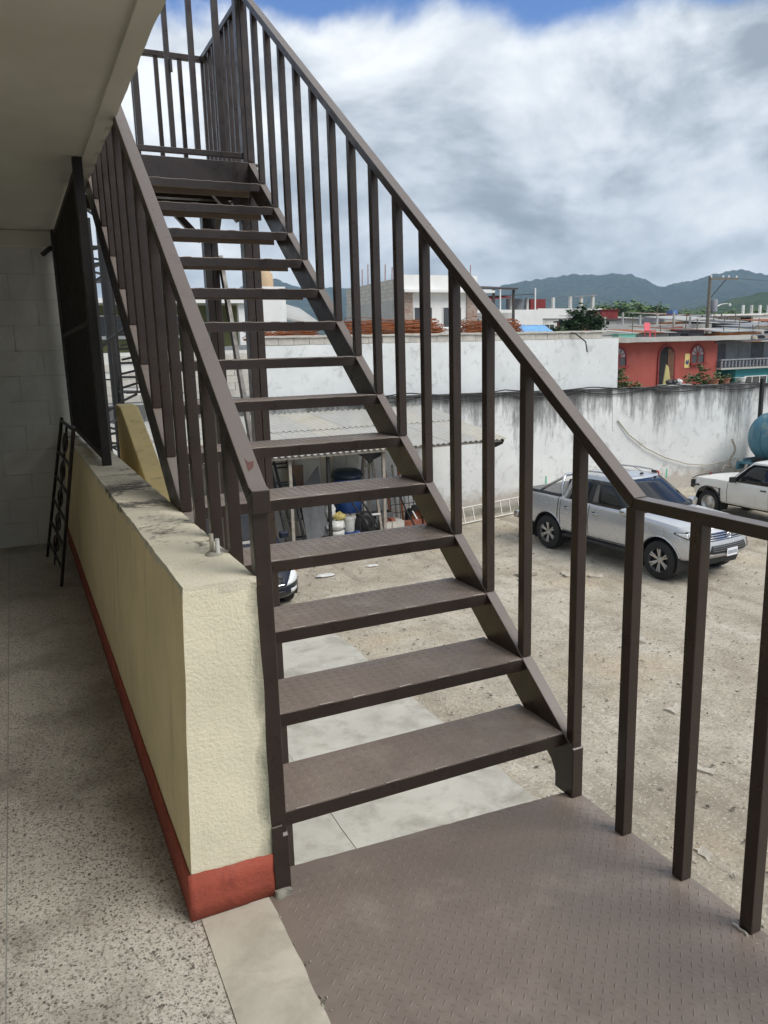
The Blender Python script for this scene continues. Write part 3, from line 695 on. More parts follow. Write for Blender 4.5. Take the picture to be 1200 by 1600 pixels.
# ------------------------------------------------------------------ upper platform, its railing and posts
UO = (1.1, 6.0, -2.9); UZ = 2.845
up = thing('upper_platform', UO, 'steel platform on tall posts at the head of the stairs with a railing of bars', 'platform')
MB(UO).box(.50, 1.70, 5.495, 6.72, UZ-.006, UZ).build('deck_plate', 'plate', up)
MB(UO).box(XL1+.001, XR0-.001, 5.487, 5.4945, UZ-.165, UZ+.002).build('fascia', 'steel', up, bevel=.002)
for y in (6.05, 6.66): MB(UO).box(.53, 1.66, y-.04, y+.04, UZ-.15, UZ-.0065).build('joist', 'steel', up)
for x in (.51, 1.625): MB(UO).box(x, x+.05, 5.50, 6.70, UZ-.15, UZ-.0065).build('side_beam', 'steel', up)
for x, y, nm in ((1.615, 5.57, 0), (1.575, 6.60, 1)):
    MB(UO).box(x-.058, x-.003, y-.05, y+.05, GZ-.02, UZ-.151).build('support_post', 'steel', up, bevel=.004)
    MB(UO).box(x+.0, x+.055, y-.05, y+.05, GZ-.02, UZ-.151).build('support_post', 'steel', up, bevel=.004)
MB(UO).bar((1.635, 6.53, 2.35), (1.635, 5.66, .25), .03, .07).build('brace', 'steel', up)
for x, y, dx, dy in ((1.60, 5.63, 0, .2), (1.60, 6.52, 0, -.2), (1.51, 6.60, -.2, 0), (1.55, 5.57, -.2, 0)):
    MB(UO).bar((x, y, UZ-.36), (x+dx, y+dy, UZ-.15), .05, .05).build('knee_brace', 'steel', up)
RH = UZ+1.035
cp_ = MB(UO).box(1.585, 1.665, 5.50, 5.575, UZ, 5.4).build('corner_post', 'steel', up, bevel=.004)
br_ = MB(UO); br_.box(.50, 1.652, 6.64, 6.685, RH-.04, RH); back_rail = br_.build('back_handrail', 'steel', up, bevel=.003)
sr = MB(UO); sr.box(1.609, 1.654, 5.576, 6.639, RH-.04, RH); side_rail = sr.build('side_handrail', 'steel', up, bevel=.003)
for i in range(7):
    x = 1.63-i*.182
    MB(UO).box(x-.016, x+.016, 6.648, 6.678, UZ, RH-.041).build('baluster', 'steel', back_rail, bevel=.002)
for i in range(8):
    y = 5.665+i*.128
    MB(UO).box(1.616, 1.648, y-.016, y+.016, UZ, RH-.041).build('baluster', 'steel', side_rail, bevel=.002)
sr = MB(UO); sr.box(.50, .545, 6.2, 6.63, RH-.04, RH); lrail = sr.build('left_handrail', 'steel', up, bevel=.003)
# barred gate across the stair head
gt = thing('stair_gate', (1.1, 5.5, UZ), 'tall barred steel gate standing across the head of the stairs', 'gate')
GO = (1.1, 5.5, UZ)
MB(GO).box(.60, 1.585, 5.515, 5.550, UZ+.035, UZ+.068).build('bottom_rail', 'steel', gt, bevel=.002)
MB(GO).box(.60, 1.585, 5.515, 5.550, UZ+2.0, UZ+2.04).build('top_rail', 'steel', gt, bevel=.002)
for x, w_ in ((.60, .03), (.755, .03), (.915, .038), (1.125, .032), (1.285, .036), (1.455, .042)):
    MB(GO).box(x-w_/2, x+w_/2, 5.516, 5.549, UZ+.069, UZ+1.999).build('bar', 'steel', gt, bevel=.002)
MB(GO).box(1.135, 1.15, 5.50, 5.5155, UZ+.52, UZ+.60).build('latch', 'black_iron', gt)

# ------------------------------------------------------------------ vehicles
def interp(tab):
    a = sorted(tab); X = [p[0] for p in a]; Y = [p[1] for p in a]
    return lambda x: float(np.interp(x, X, Y))
def smooth_interp(tab):
    """monotone cubic through the table"""
    a = sorted(tab); X = np.array([p[0] for p in a], float); Y = np.array([p[1] for p in a], float)
    d = np.diff(Y)/np.diff(X); m_ = np.zeros(len(X)); m_[0] = d[0]; m_[-1] = d[-1]
    for i in range(1, len(X)-1): m_[i] = 0 if d[i-1]*d[i] <= 0 else 2*d[i-1]*d[i]/(d[i-1]+d[i])
    def f(x):
        if x <= X[0]: return float(Y[0])
        if x >= X[-1]: return float(Y[-1])
        i = int(np.searchsorted(X, x)-1); h = X[i+1]-X[i]; t = (x-X[i])/h
        return float((2*t**3-3*t**2+1)*Y[i]+(t**3-2*t**2+t)*h*m_[i]+(-2*t**3+3*t**2)*Y[i+1]+(t**3-t**2)*h*m_[i+1])
    return f
class Car:
    def __init__(s, front, side_rear, zb, zs, zc, ky, fx, rx, gh):
        s.zb, s.zs, s.zc, s.ky, s.fx, s.rx = map(smooth_interp, (zb, zs, zc, ky, fx, rx))
        pts = front+side_rear
        # densify
        out = []
        for (x0, y0), (x1, y1) in zip(pts, pts[1:]):
            n = max(1, int(math.hypot(x1-x0, y1-y0)/.09))
            out += [(x0+(x1-x0)*i/n, y0+(y1-y0)*i/n) for i in range(n)]
        out.append(pts[-1]); s.out = out; s.xf = pts[0][0]; s.xr = pts[-1][0]
        s.front_x = smooth_interp([(y, x) for x, y in front]); s.side_half = smooth_interp([(x, y) for x, y in front[2:]+side_rear[:-1]])
        s.g = gh
    def warp(s, x, v):
        fw = min(1, max(0, (x-(s.xf-.7))/.7)); rw = min(1, max(0, ((s.xr+.5)-x)/.5))
        return x+s.fx(v)*fw*fw*(3-2*fw)+s.rx(v)*rw
    def pt(s, x, y, v):
        z = s.zb(x)+v*(s.zs(x)-s.zb(x)); return Vector((s.warp(x, v), y*s.ky(v), z))
    def side(s, x, z, off=.004, sg=1):
        v = (z-s.zb(x))/(s.zs(x)-s.zb(x)); return Vector((x, sg*(s.side_half(x)*s.ky(v)+off), z))
    def front(s, y, z, off=.006):
        x = s.xf-.1
        for _ in range(6):
            v = min(1, max(0, (z-s.zb(x))/(s.zs(x)-s.zb(x)))); x = s.front_x(min(abs(y)/s.ky(v), .92))
        yy = abs(y)/s.ky(v); p = s.pt(x, yy, v); e = .02
        x2 = s.front_x(yy+e); nx, ny = e, x-x2; l = math.hypot(nx, ny)          # outward in plan
        return Vector((p.x+off*nx/l, math.copysign(abs(y)+off*ny/l, y), z))
    def body_mesh(s):
        vs = [0, .03, .08, .16, .28, .42, .56, .68, .8, .88, .94, .98, 1.0]; bm = bmesh.new(); rows = []
        for v in vs: rows.append([s.pt(x, y, v) for x, y in s.out])
        for k in (.96, .85, .6, .3, 0):
            rows.append([Vector((p.x, p.y*k, s.zs(o[0])+(s.zc(o[0])-s.zs(o[0]))*(1-k*k))) for p, o in zip(rows[12], s.out)])
        rows.insert(0, [Vector((p.x, 0, p.z)) for p in rows[0]])
        for sg in (1, -1):
            R_ = [[bm.verts.new((p.x, sg*p.y, p.z)) for p in r] for r in rows]
            for a, b in zip(R_, R_[1:]):
                for i in range(len(a)-1):
                    q = [a[i], a[i+1], b[i+1], b[i]]
                    bm.faces.new(q if sg < 0 else q[::-1])
        bmesh.ops.remove_doubles(bm, verts=bm.verts, dist=.0008)
        bmesh.ops.dissolve_degenerate(bm, edges=bm.edges, dist=.0005)
        bmesh.ops.recalc_face_normals(bm, faces=bm.faces)
        me = bpy.data.meshes.new('body'); bm.to_mesh(me); bm.free(); return me
    # greenhouse
    def gx(s, v): return s.g['f0']+(s.g['f1']-s.g['f0'])*v, s.g['r0']+(s.g['r1']-s.g['r0'])*v
    def gy(s, v): return s.g['y0']-(s.g['y0']-s.g['y1'])*(.75*v+.25*v*v)
    def gz(s, x, v): return s.zs(x)*0+s.g['z0']+(s.g['z1']-s.g['z0'])*v
    def gside(s, x, v, off=.006, sg=1): return Vector((x, sg*(s.gy(v)+off), s.gz(x, v)))
    def gfront(s, q, v, off=.008):
        xf, xr = s.gx(v); return Vector((xf-s.g['bow']*q*q+off, q*s.gy(v), s.gz(0, v)+off*.6))
    def green_mesh(s):
        bm = bmesh.new(); rows = []
        for v in (0, .1, .3, .5, .7, .85, .93, .97, 1.0):
            xf, xr = s.gx(v); y = s.gy(v); b = s.g['bow']; z = s.gz(0, v); c = .07
            r = [Vector((xf-b*q*q, q*y, z)) for q in (0, .25, .5, .7, .85, .93)]
            r += [Vector((xf-b-.03, y*.975, z)), Vector((xf-b-c*1.4, y, z))]
            n = 8; r += [Vector((xf-b-c*1.4+(xr+c-(xf-b-c*1.4))*i/n, y, z)) for i in range(1, n+1)]
            r += [Vector((xr+.02, y*.96, z)), Vector((xr, y*.88, z)), Vector((xr, y*.5, z)), Vector((xr, 0, z))]
            rows.append(r)
        top = rows[-1]; cx = (s.g['f1']+s.g['r1'])/2
        for k in (.97, .88, .7, .45, 0):
            rows.append([Vector((cx+(p.x-cx)*(k+.0*(1-k)) if k else cx, p.y*k, p.z+.055*(1-k*k))) for p in top])
        for sg in (1, -1):
            R_ = [[bm.verts.new((p.x, sg*p.y, p.z)) for p in r] for r in rows]
            for a, b in zip(R_, R_[1:]):
                for i in range(len(a)-1):
                    q = [a[i], a[i+1], b[i+1], b[i]]; bm.faces.new(q if sg < 0 else q[::-1])
        bmesh.ops.remove_doubles(bm, verts=bm.verts, dist=.0008); bmesh.ops.recalc_face_normals(bm, faces=bm.faces)
        me = bpy.data.meshes.new('cab'); bm.to_mesh(me); bm.free(); return me
def carve(o, cut):
    fix_me = cut.mesh('cut'); fix(fix_me)
    c = bpy.data.objects.new('cut', fix_me); col.objects.link(c); c.parent = o.parent
    m_ = o.modifiers.new('cut', 'BOOLEAN'); m_.operation = 'DIFFERENCE'; m_.solver = 'EXACT'; m_.object = c
    bpy.context.view_layer.update(); dg = bpy.context.evaluated_depsgraph_get()
    me = bpy.data.meshes.new_from_object(o.evaluated_get(dg)); o.modifiers.clear(); o.data = me
    bpy.data.objects.remove(c)
    for p in me.polygons: p.use_smooth = True
    me.set_sharp_from_angle(angle=R(32))
def wheel(root, x, y, r, wd, spokes, rim_mat, style='alloy'):
    """wheel centred at (x, y, r), outer face towards sign(y)"""
    sg = 1 if y > 0 else -1; h = wd/2
    ty = MB().lathe([(r*.60, -h), (r*.86, -h), (r*.96, -h*.86), (r, -h*.55), (r, h*.55), (r*.96, h*.86), (r*.86, h), (r*.66, h*.93), (r*.62, h*.8), (r*.60, h*.3)], 40, (x, y, r), 'y')
    t_ = ty.build('tyre', 'rubber', root, smooth=35)
    rm = MB().lathe([(r*.64, h*.86*sg), (r*.60, h*.80*sg), (r*.58, h*.2*sg), (r*.15, h*.12*sg), (.001, h*.12*sg)], 36, (x, y, r), 'y')
    ri = rm.build('rim', rim_mat if style == 'steel' else 'black_plastic', t_, smooth=40)
    if style == 'alloy':
        MB().lathe([(r*.655, h*.80*sg), (r*.655, h*.90*sg), (r*.60, h*.92*sg), (r*.575, h*.72*sg), (r*.575, h*.4*sg)], 36, (x, y, r), 'y').build('rim_lip', rim_mat, t_, smooth=50)
        sm = MB()
        for i in range(spokes):
            for d in (-.13, .13):
                a = 2*math.pi*(i+.5)/spokes
                p0 = Vector((math.cos(a+d*.6)*r*.14, h*.62*sg, math.sin(a+d*.6)*r*.14)); p1 = Vector((math.cos(a+d)*r*.60, h*.84*sg, math.sin(a+d)*r*.60))
                c0 = Vector((x, y, r)); sm.bar(c0+p0, c0+p1, r*.085, r*.10, up=(0, sg, 0))
        sm.lathe([(.001, h*.74*sg), (r*.13, h*.74*sg), (r*.19, h*.66*sg), (r*.20, h*.4*sg)], 18, (x, y, r), 'y')
        sm.build('spokes', rim_mat, t_, smooth=40, bevel=.004)
    else:
        MB().lathe([(.001, h*.5*sg), (r*.18, h*.5*sg), (r*.25, h*.3*sg), (r*.50, h*.22*sg), (r*.56, h*.55*sg), (r*.64, h*.9*sg)], 24, (x, y, r), 'y').build('hub_cap', rim_mat, t_, smooth=40)
    return t_
def well(root, x, y, r, depth):
    sg = 1 if y > 0 else -1
    pr = [(r, 0), (r, -depth*sg), (.02, -depth*sg)]
    MB().lathe([(a, b) for a, b in pr], 28, (x, y, .40), 'y', R(-28), R(208)).build('wheel_well', 'black_plastic', root, smooth=40)
def strip(root, name, pts, wd, m_, h=.004):
    return MB().tube(pts, wd/2, 5).build(name, m_, root)
def patch(root, name, fn, corners, m_, nu=8, nv=4, solid=.006, smooth=50):
    """bilinear patch over a (u, v) quad, mapped through fn"""
    (a, b, c, d) = corners; mb = MB()
    f_ = lambda u, v: fn(*[(a[i]*(1-u)+b[i]*u)*(1-v)+(d[i]*(1-u)+c[i]*u)*v for i in (0, 1)])
    mb.grid(f_, [i/nu for i in range(nu+1)], [j/nv for j in range(nv+1)])
    return mb.build(name, m_, root, smooth=smooth, solid=solid)
def glazing(root, name, car_, quads, off, sg, m_):
    mb = MB()
    for (a, b, c, d) in quads:
        f_ = lambda u, v: car_.gside(*[(a[i]*(1-u)+b[i]*u)*(1-v)+(d[i]*(1-u)+c[i]*u)*v for i in (0, 1)], off, sg)
        mb.grid(f_, [i/4 for i in range(5)], [j/6 for j in range(7)])
    me = mb.mesh(name); fix(me); return link(name, me, m_, root, smooth=60, solid=.005)
def poly(root, name, pts, m_, solid=.006):
    mb = MB(); mb.add(pts, [tuple(range(len(pts)))]); return mb.build(name, m_, root, solid=solid)

# ---- silver double cab pickup
sp_ = thing('pickup_truck', (11.63, 12.49, GZ+.005), 'silver double cab pickup truck parked by the stained white wall', 'pickup truck', rz=R(-84.2))
C1 = Car([(2.42, 0), (2.408, .3), (2.375, .5), (2.32, .65), (2.24, .76), (2.15, .84), (2.0, .893), (1.75, .922), (1.2, .925)],
         [(0, .925), (-2.25, .925), (-2.47, .91), (-2.58, .87), (-2.62, .8), (-2.63, .4), (-2.63, 0)],
         [(2.6, .50), (2.3, .46), (1.9, .46), (0, .47), (-2, .50), (-2.8, .58)],
         [(2.55, .99), (2.3, 1.05), (1.9, 1.10), (1.4, 1.145), (1.0, 1.175), (.4, 1.20), (-1.2, 1.225), (-2.8, 1.25)],
         [(2.55, 1.02), (2.35, 1.10), (1.9, 1.165), (1.4, 1.215), (1.0, 1.24), (.4, 1.22), (-1.2, 1.225), (-2.8, 1.25)],
         [(0, .93), (.06, .975), (.2, .99), (.5, 1.0), (.72, .985), (.82, .972), (.93, .955), (1, .93)],
         [(0, -.16), (.12, -.03), (.3, .02), (.5, .0), (.75, -.05), (.92, -.10), (1, -.16)], [(0, .05), (.3, 0), (1, .02)],
         dict(f0=1.13, f1=.28, r0=-1.17, r1=-1.0, y0=.865, y1=.66, z0=1.165, z1=1.775, bow=.15))
bo = link('body', C1.body_mesh(), 'silver', sp_, smooth=35)
ct = MB()
for x in (1.5425, -1.5425):
    for sg in (1, -1): ct.cyl((x, sg*.55, .40), (x, sg*1.2, .40), .455, 36)
carve(bo, ct); carve(bo, MB().box(-2.56, -1.28, -.76, .76, .72, 1.6))
cb_ = link('cab', C1.green_mesh(), 'silver', sp_, smooth=30)
for x in (1.5425, -1.5425):
    for sg in (1, -1):
        wheel(sp_, x, sg*.79, .385, .265, 6, 'alloy'); well(sp_, x, sg*.92, .445, .36)
MB().box(-2.6, 2.2, -.55, .55, .34, .52).build('chassis', 'black_plastic', sp_)
ws = MB().grid(lambda q, v: C1.gfront(q, v), list(np.linspace(-.93, .93, 13)), list(np.linspace(.05, .94, 7))).build('windscreen', 'glass', cb_, smooth=60, solid=.004)
for sg in (1, -1):
    glazing(cb_, 'side_window', C1, [((.86, .06), (-.26, .06), (-.22, .88), (.16, .88))], .006, sg, 'glass')
    glazing(cb_, 'side_window', C1, [((-.40, .06), (-1.05, .06), (-.84, .87), (-.36, .88))], .006, sg, 'glass')
    glazing(cb_, 'pillar_trim', C1, [((-.263, .06), (-.397, .06), (-.357, .88), (-.223, .88))], .005, sg, 'black_plastic')
    # door seams
    for xs, z0, z1 in ((.98, .50, 1.155), (-.30, .50, 1.19), (-1.14, .58, 1.2)):
        strip(bo, 'door_seam', [C1.side(xs-.02*math.sin((z-z0)*4), z, .001, sg) for z in np.linspace(z0, z1, 9)], .014, 'black_plastic')
    strip(bo, 'cab_gap', [C1.side(-1.235, z, .0, sg) for z in np.linspace(.52, 1.22, 9)], .022, 'black_plastic')
    strip(bo, 'door_sill_seam', [C1.side(x, .52, .001, sg) for x in np.linspace(-1.1, .96, 9)], .01, 'black_plastic')
    for xh in (-.20, -1.02):
        h_ = MB().bar(C1.side(xh, 1.03, .03, sg), C1.side(xh-.0+.17, 1.03, .03, sg), .03, .028); h_.build('door_handle', 'chrome', bo, bevel=.008)
        poly(bo, 'handle_recess', [C1.side(xh+.03+.05*math.cos(a), 1.03+.035*math.sin(a), .002, sg) for a in np.linspace(0, 6.28, 11)[:-1]], 'black_plastic')
    # mirror
    mi = MB(); mi.lathe([(.001, -.10), (.07, -.08), (.095, 0), (.085, .06), (.001, .075)], 12, (.78, sg*1.02, 1.22), 'x'); mi.build('mirror', 'chrome', cb_, smooth=50)
    MB().bar((.80, sg*.86, 1.17), (.80, sg*.96, 1.19), .06, .05).build('mirror_arm', 'black_plastic', cb_)
    # side step, flaps
    MB().prism([(-1.02, sg*.84, .40), (-1.02, sg*.97, .41), (-1.02, sg*.97, .45), (-1.02, sg*.84, .46)], (2.06, 0, 0)).build('side_step', 'black_plastic', sp_, bevel=.01)
    MB().box(-2.05, -2.02, sg*.80-.13, sg*.80+.13, .22, .55).build('mud_flap', 'black_plastic', sp_)
    # wheel arch lips
    for x in (1.5425, -1.5425):
        MB().tube([Vector((x+.462*math.cos(a), C1.side(x+.46*math.cos(a), max(.52, .40+.46*math.sin(a)), .004, sg).y, .40+.462*math.sin(a))) for a in np.linspace(R(14), R(166), 17)], .014, 5).build('arch_lip', 'silver', bo, smooth=60)
    # head lamp wraps the corner
    patch(bo, 'headlight', lambda a, z: C1.front(sg*a, z, .016), [(.50, .865), (.84, .935), (.80, 1.015), (.50, .965)], 'lamp', 12, 4)
    patch(bo, 'headlight', lambda x, z: C1.side(x, z, .010, sg), [(2.15, .905), (1.90, .972), (1.90, .985), (2.12, 1.0)], 'lamp', 8, 3)
    patch(bo, 'headlight_bezel', lambda x, z: C1.side(x, z, .006, sg), [(2.16, .885), (1.86, .965), (1.86, .992), (2.12, 1.015)], 'black_plastic', 8, 3)
    patch(bo, 'headlight_bezel', lambda a, z: C1.front(sg*a, z, .009), [(.47, .845), (.86, .92), (.815, 1.03), (.47, .975)], 'black_plastic', 12, 4)
    patch(bo, 'fog_lamp_recess', lambda a, z: C1.front(sg*a, z, .005), [(.66, .60), (.83, .62), (.80, .735), (.70, .72)], 'black_plastic', 6, 3)
    patch(bo, 'fog_lamp', lambda a, z: C1.front(sg*a, z, .012), [(.72, .645), (.78, .645), (.78, .70), (.72, .70)], 'lamp', 4, 3)
    strip(bo, 'fog_lamp_trim', [C1.front(sg*a, .60-.0*a, .012) for a in np.linspace(.62, .83, 7)], .018, 'chrome')
    # bed rail cap, roof rail, sport bar
    MB().tube([C1.side(x, 1.232+.008*(-x-1.2), -.055, sg)+Vector((0, 0, .012)) for x in (-1.26, -1.8, -2.3, -2.56)], .045, 6).build('bed_rail_cap', 'black_plastic', bo, smooth=50)
    MB().tube([(.12, sg*.60, 1.80), (.06, sg*.60, 1.845), (-.30, sg*.60, 1.855), (-.80, sg*.60, 1.845), (-.90, sg*.60, 1.80)], .018, 8).build('roof_rail', 'alloy', cb_, smooth=50)
    for x in (.1, -.86): MB().box(x-.06, x+.06, sg*.60-.022, sg*.60+.022, 1.765, 1.835).build('rail_foot', 'black_plastic', cb_, bevel=.008)
    MB().tube([(-1.32, sg*.70, 1.24), (-1.33, sg*.68, 1.45), (-1.36, sg*.60, 1.62), (-1.42, sg*.5, 1.66)], .034, 8).build('sport_bar', 'chrome', sp_, smooth=50)
    MB().tube([(-1.36, sg*.60, 1.63), (-1.55, sg*.66, 1.52), (-1.85, sg*.72, 1.34), (-2.0, sg*.74, 1.25)], .030, 8).build('sport_bar', 'chrome', sp_, smooth=50)
    patch(bo, 'tail_lamp', lambda x, z: C1.side(x, z, .004, sg), [(-2.46, .86), (-2.56, .86), (-2.56, 1.2), (-2.46, 1.2)], 'red_lens', 3, 3)
MB().tube([(-1.42, -.5, 1.66), (-1.42, .5, 1.66)], .034, 8).build('sport_bar', 'chrome', sp_, smooth=50)
MB().box(-2.55, -1.29, -.75, .75, .725, .74).build('bed_liner', 'black_plastic', sp_)
for sg in (1, -1): MB().box(-2.55, -1.29, sg*.757-.006, sg*.757+.001*sg, .741, 1.225).build('bed_liner', 'black_plastic', sp_)
# nose: grille with chrome bars, badge, intake, number plate
patch(bo, 'grille', lambda a, z: C1.front(a, z, .004), [(-.50, .845), (.50, .845), (.49, .985), (-.49, .985)], 'black_plastic', 12, 3)
for z, hw in ((.868, .52), (.908, .52), (.948, .51), (.985, .50)):
    MB().tube([C1.front(a, z, .016) for a in np.linspace(-hw, hw, 13)], .0115, 6).build('grille_bar', 'chrome', bo, smooth=50)
eb = C1.front(0, .922, .032)
for (rx_, rz_, dz) in ((.075, .052, 0), (.024, .048, 0), (.048, .018, .026)):
    MB().tube([eb+Vector((0, rx_*math.cos(a), dz+rz_*math.sin(a))) for a in np.linspace(0, 6.2832, 21)[:-1]], .0065, 6, True).build('badge', 'chrome', bo, smooth=60)
patch(bo, 'lower_intake', lambda a, z: C1.front(a, z, .006), [(-.54, .615), (.54, .615), (.47, .765), (-.47, .765)], 'black_plastic', 12, 3)
for z in (.66, .70, .735):
    MB().tube([C1.front(a, z, .010) for a in np.linspace(-.46, .46, 11)], .006, 5).build('intake_slat', 'grey_board', bo)
patch(bo, 'skid_strip', lambda a, z: C1.front(a, z, .010), [(-.6, .525), (.6, .525), (.56, .60), (-.56, .60)], 'alloy', 12, 2)
pl = C1.front(0, .60, .03); pc = Vector((pl.x+.004, .03, .61))
MB().box(pc.x-.012, pc.x+.0, pc.y-.155, pc.y+.155, pc.z-.075, pc.z+.075).build('number_plate', 'white_plate', bo, bevel=.003)
pm = MB(); rs = random.Random(21)
for i in range(7):
    y = pc.y-.115+i*.0385; w0 = .010
    for sgx in (-1, 1): pm.box(pc.x+.0006, pc.x+.002, y+sgx*w0-.003, y+sgx*w0+.003, pc.z-.034, pc.z+.03)
    for zz_ in ((.027,), (-.031, .027), (0,), (-.031, 0, .027))[rs.randrange(4)]: pm.box(pc.x+.0006, pc.x+.0022, y-w0, y+w0, pc.z+zz_-.003, pc.z+zz_+.003)
pm.build('plate_characters', 'ink', bo)
MB().bar((1.16, .25, 1.235), (1.06, -.55, 1.25), .02, .012).build('wiper', 'black_plastic', cb_)
MB().bar((1.15, -.30, 1.235), (1.07, .50, 1.25), .02, .012).build('wiper', 'black_plastic', cb_)
MB().tube([(.20, .12, 1.83), (.17, .12, 1.86), (-.03, .12, 1.93)], .006, 5).build('antenna', 'black_plastic', cb_)
MB().box(.15, .21, .09, .15, 1.80, 1.835).build('antenna_foot', 'black_plastic', cb_, bevel=.008)
MB().box(-2.76, -2.60, -.88, .88, .52, .68).build('rear_bumper', 'chrome', sp_, bevel=.03)

# ---- old white pickup with a damaged front wing
wp = thing('pickup_truck', (17.02, 13.15, GZ+.005), 'old white pickup truck with a crumpled front wing and no headlight', 'pickup truck', rz=R(90))
C2 = Car([(2.08, 0), (2.075, .3), (2.06, .5), (2.03, .65), (1.96, .74), (1.82, .795), (1.6, .82), (1.2, .83)],
         [(0, .83), (-2.3, .83), (-2.5, .81), (-2.55, .75), (-2.56, .4), (-2.56, 0)],
         [(2.1, .55), (1.8, .45), (0, .42), (-2.6, .50)],
         [(2.1, .90), (1.9, .965), (1.5, .985), (1.0, 1.0), (.5, 1.0), (-2.56, 1.02)],
         [(2.1, .92), (1.9, 1.0), (1.5, 1.03), (1.0, 1.055), (.5, 1.02), (-2.56, 1.02)],
         [(0, .93), (.08, .97), (.3, .985), (.55, 1.0), (.6, 1.005), (.66, .99), (.9, .965), (1, .94)],
         [(0, -.12), (.2, -.02), (.5, 0), (1, -.05)], [(0, .03), (1, .02)],
         dict(f0=.93, f1=.33, r0=-1.02, r1=-.86, y0=.775, y1=.60, z0=.985, z1=1.53, bow=.10))
bo2 = link('body', C2.body_mesh(), 'white_car', wp, smooth=35)
ct = MB()
for x in (1.40, -1.42):
    for sg in (1, -1): ct.cyl((x, sg*.5, .37), (x, sg*1.1, .37), .415, 32)
carve(bo2, ct); carve(bo2, MB().box(-2.48, -1.12, -.70, .70, .65, 1.4))
carve(bo2, MB().box(1.93, 2.2, .42, .9, .72, .925))          # the empty head lamp socket
me = bo2.data
for v in me.vertices:                                        # dents in the near front wing
    if v.co.x > 1.0 and v.co.y > .45:
        k = min(1, (v.co.x-1.0)/.6); v.co += mnoise.noise_vector(v.co*4.5)*.028*k
cb2 = link('cab', C2.green_mesh(), 'white_car', wp, smooth=30)
for x in (1.40, -1.42):
    for sg in (1, -1):
        wheel(wp, x, sg*.70, .345, .21, 5, 'alloy', 'steel'); well(wp, x, sg*.825, .408, .32)
MB().box(-2.4, 1.9, -.5, .5, .32, .46).build('chassis', 'black_plastic', wp)
MB().grid(lambda q, v: C2.gfront(q, v), list(np.linspace(-.93, .93, 11)), list(np.linspace(.05, .94, 6))).build('windscreen', 'glass', cb2, smooth=60, solid=.004)
for sg in (1, -1):
    glazing(cb2, 'side_window', C2, [((.68, .06), (-.38, .06), (-.36, .88), (.21, .88))], .006, sg, 'glass')
    MB().tube([C2.gside(x, v, .010, sg) for x, v in ((.70, .05), (.33, .71), (.19, .90), (-.37, .91))], .014, 5).build('window_frame', 'black_plastic', cb2)
    glazing(cb2, 'side_window', C2, [((-.48, .08), (-.85, .08), (-.76, .86), (-.48, .86))], .006, sg, 'glass')
    for xs, z0, z1 in ((.80, .47, .99), (-.43, .47, 1.0), (-1.06, .5, 1.01)):
        strip(bo2, 'door_seam', [C2.side(xs, z, .001, sg) for z in np.linspace(z0, z1, 8)], .013, 'black_plastic')
    MB().bar(C2.side(-.34, .90, .01, sg), C2.side(-.18, .90, .01, sg), .018, .03).build('door_handle', 'black_plastic', bo2, bevel=.004)
    mi = MB(); mi.box(.50, .60, sg*.93-.085, sg*.93+.085, 1.02, 1.16); mi.build('mirror', 'black_plastic', cb2, bevel=.02)
    MB().bar((.58, sg*.79, 1.0), (.56, sg*.9, 1.05), .03, .03).build('mirror_arm', 'black_plastic', cb2)
    for x in (1.40, -1.42):
        MB().tube([Vector((x+.42*math.cos(a), C2.side(x+.42*math.cos(a), max(.47, .37+.42*math.sin(a)), .004, sg).y, .37+.42*math.sin(a))) for a in np.linspace(R(14), R(160), 13)], .014 if sg < 0 or x < 0 else .022, 5).build('arch_lip', 'white_car' if x < 0 else 'black_plastic', bo2, smooth=60)
MB().tube([(1.98, .30, .60), (2.10, .52, .63), (2.08, .70, .70), (1.98, .78, .76), (1.72, .82, .80)], .022, 6).build('bent_bumper_bar', 'black_iron', wp, smooth=60)
MB().tube([(1.99, .76, .93), (2.06, .5, .97), (2.07, .1, .99), (1.98, -.4, 1.0)], .014, 5).build('loose_trim', 'black_plastic', wp, smooth=60)
MB().tube([C2.side(1.02, z, .004+.02*math.sin(z*20), 1) for z in np.linspace(.46, .80, 9)], .018, 5).build('torn_wing_edge', 'black_plastic', bo2)
MB().tube([C2.side(x, .80-.12*(1.3-x)*(1.3-x)*3, .004, 1) for x in np.linspace(1.02, 1.3, 6)], .008, 5).build('wing_crease', 'rust', bo2)
MB().box(1.90, 2.0, .44, .80, .72, .9).build('lamp_socket', 'void', wp)
patch(bo2, 'grille', lambda a, z: C2.front(a, z, .004), [(-.4, .66), (.4, .66), (.4, .84), (-.4, .84)], 'black_plastic', 6, 2)

# ---- dark blue estate nosed towards the stairs
sv = thing('parked_suv', (3.36, 14.62, GZ+.005), 'dark navy blue car nosing out below the stairs', 'car', rz=R(-90))
C3 = Car([(2.25, 0), (2.24, .3), (2.20, .5), (2.12, .66), (2.0, .77), (1.82, .85), (1.5, .885), (1.1, .90)],
         [(0, .90), (-1.9, .90), (-2.15, .87), (-2.25, .78), (-2.28, .4), (-2.28, 0)],
         [(2.3, .30), (1.8, .30), (0, .30), (-2.3, .38)],
         [(2.3, .80), (2.0, .88), (1.5, .96), (1.0, 1.02), (.5, 1.04), (-2.3, 1.08)],
         [(2.3, .84), (2.0, .96), (1.5, 1.04), (1.0, 1.09), (.5, 1.06), (-2.3, 1.08)],
         [(0, .93), (.1, .98), (.3, 1.0), (.6, .995), (.85, .965), (1, .93)],
         [(0, -.12), (.2, 0), (.45, .02), (.7, -.06), (1, -.22)], [(0, .05), (.4, 0), (1, .06)],
         dict(f0=1.12, f1=.30, r0=-2.15, r1=-1.80, y0=.85, y1=.64, z0=1.02, z1=1.60, bow=.16))
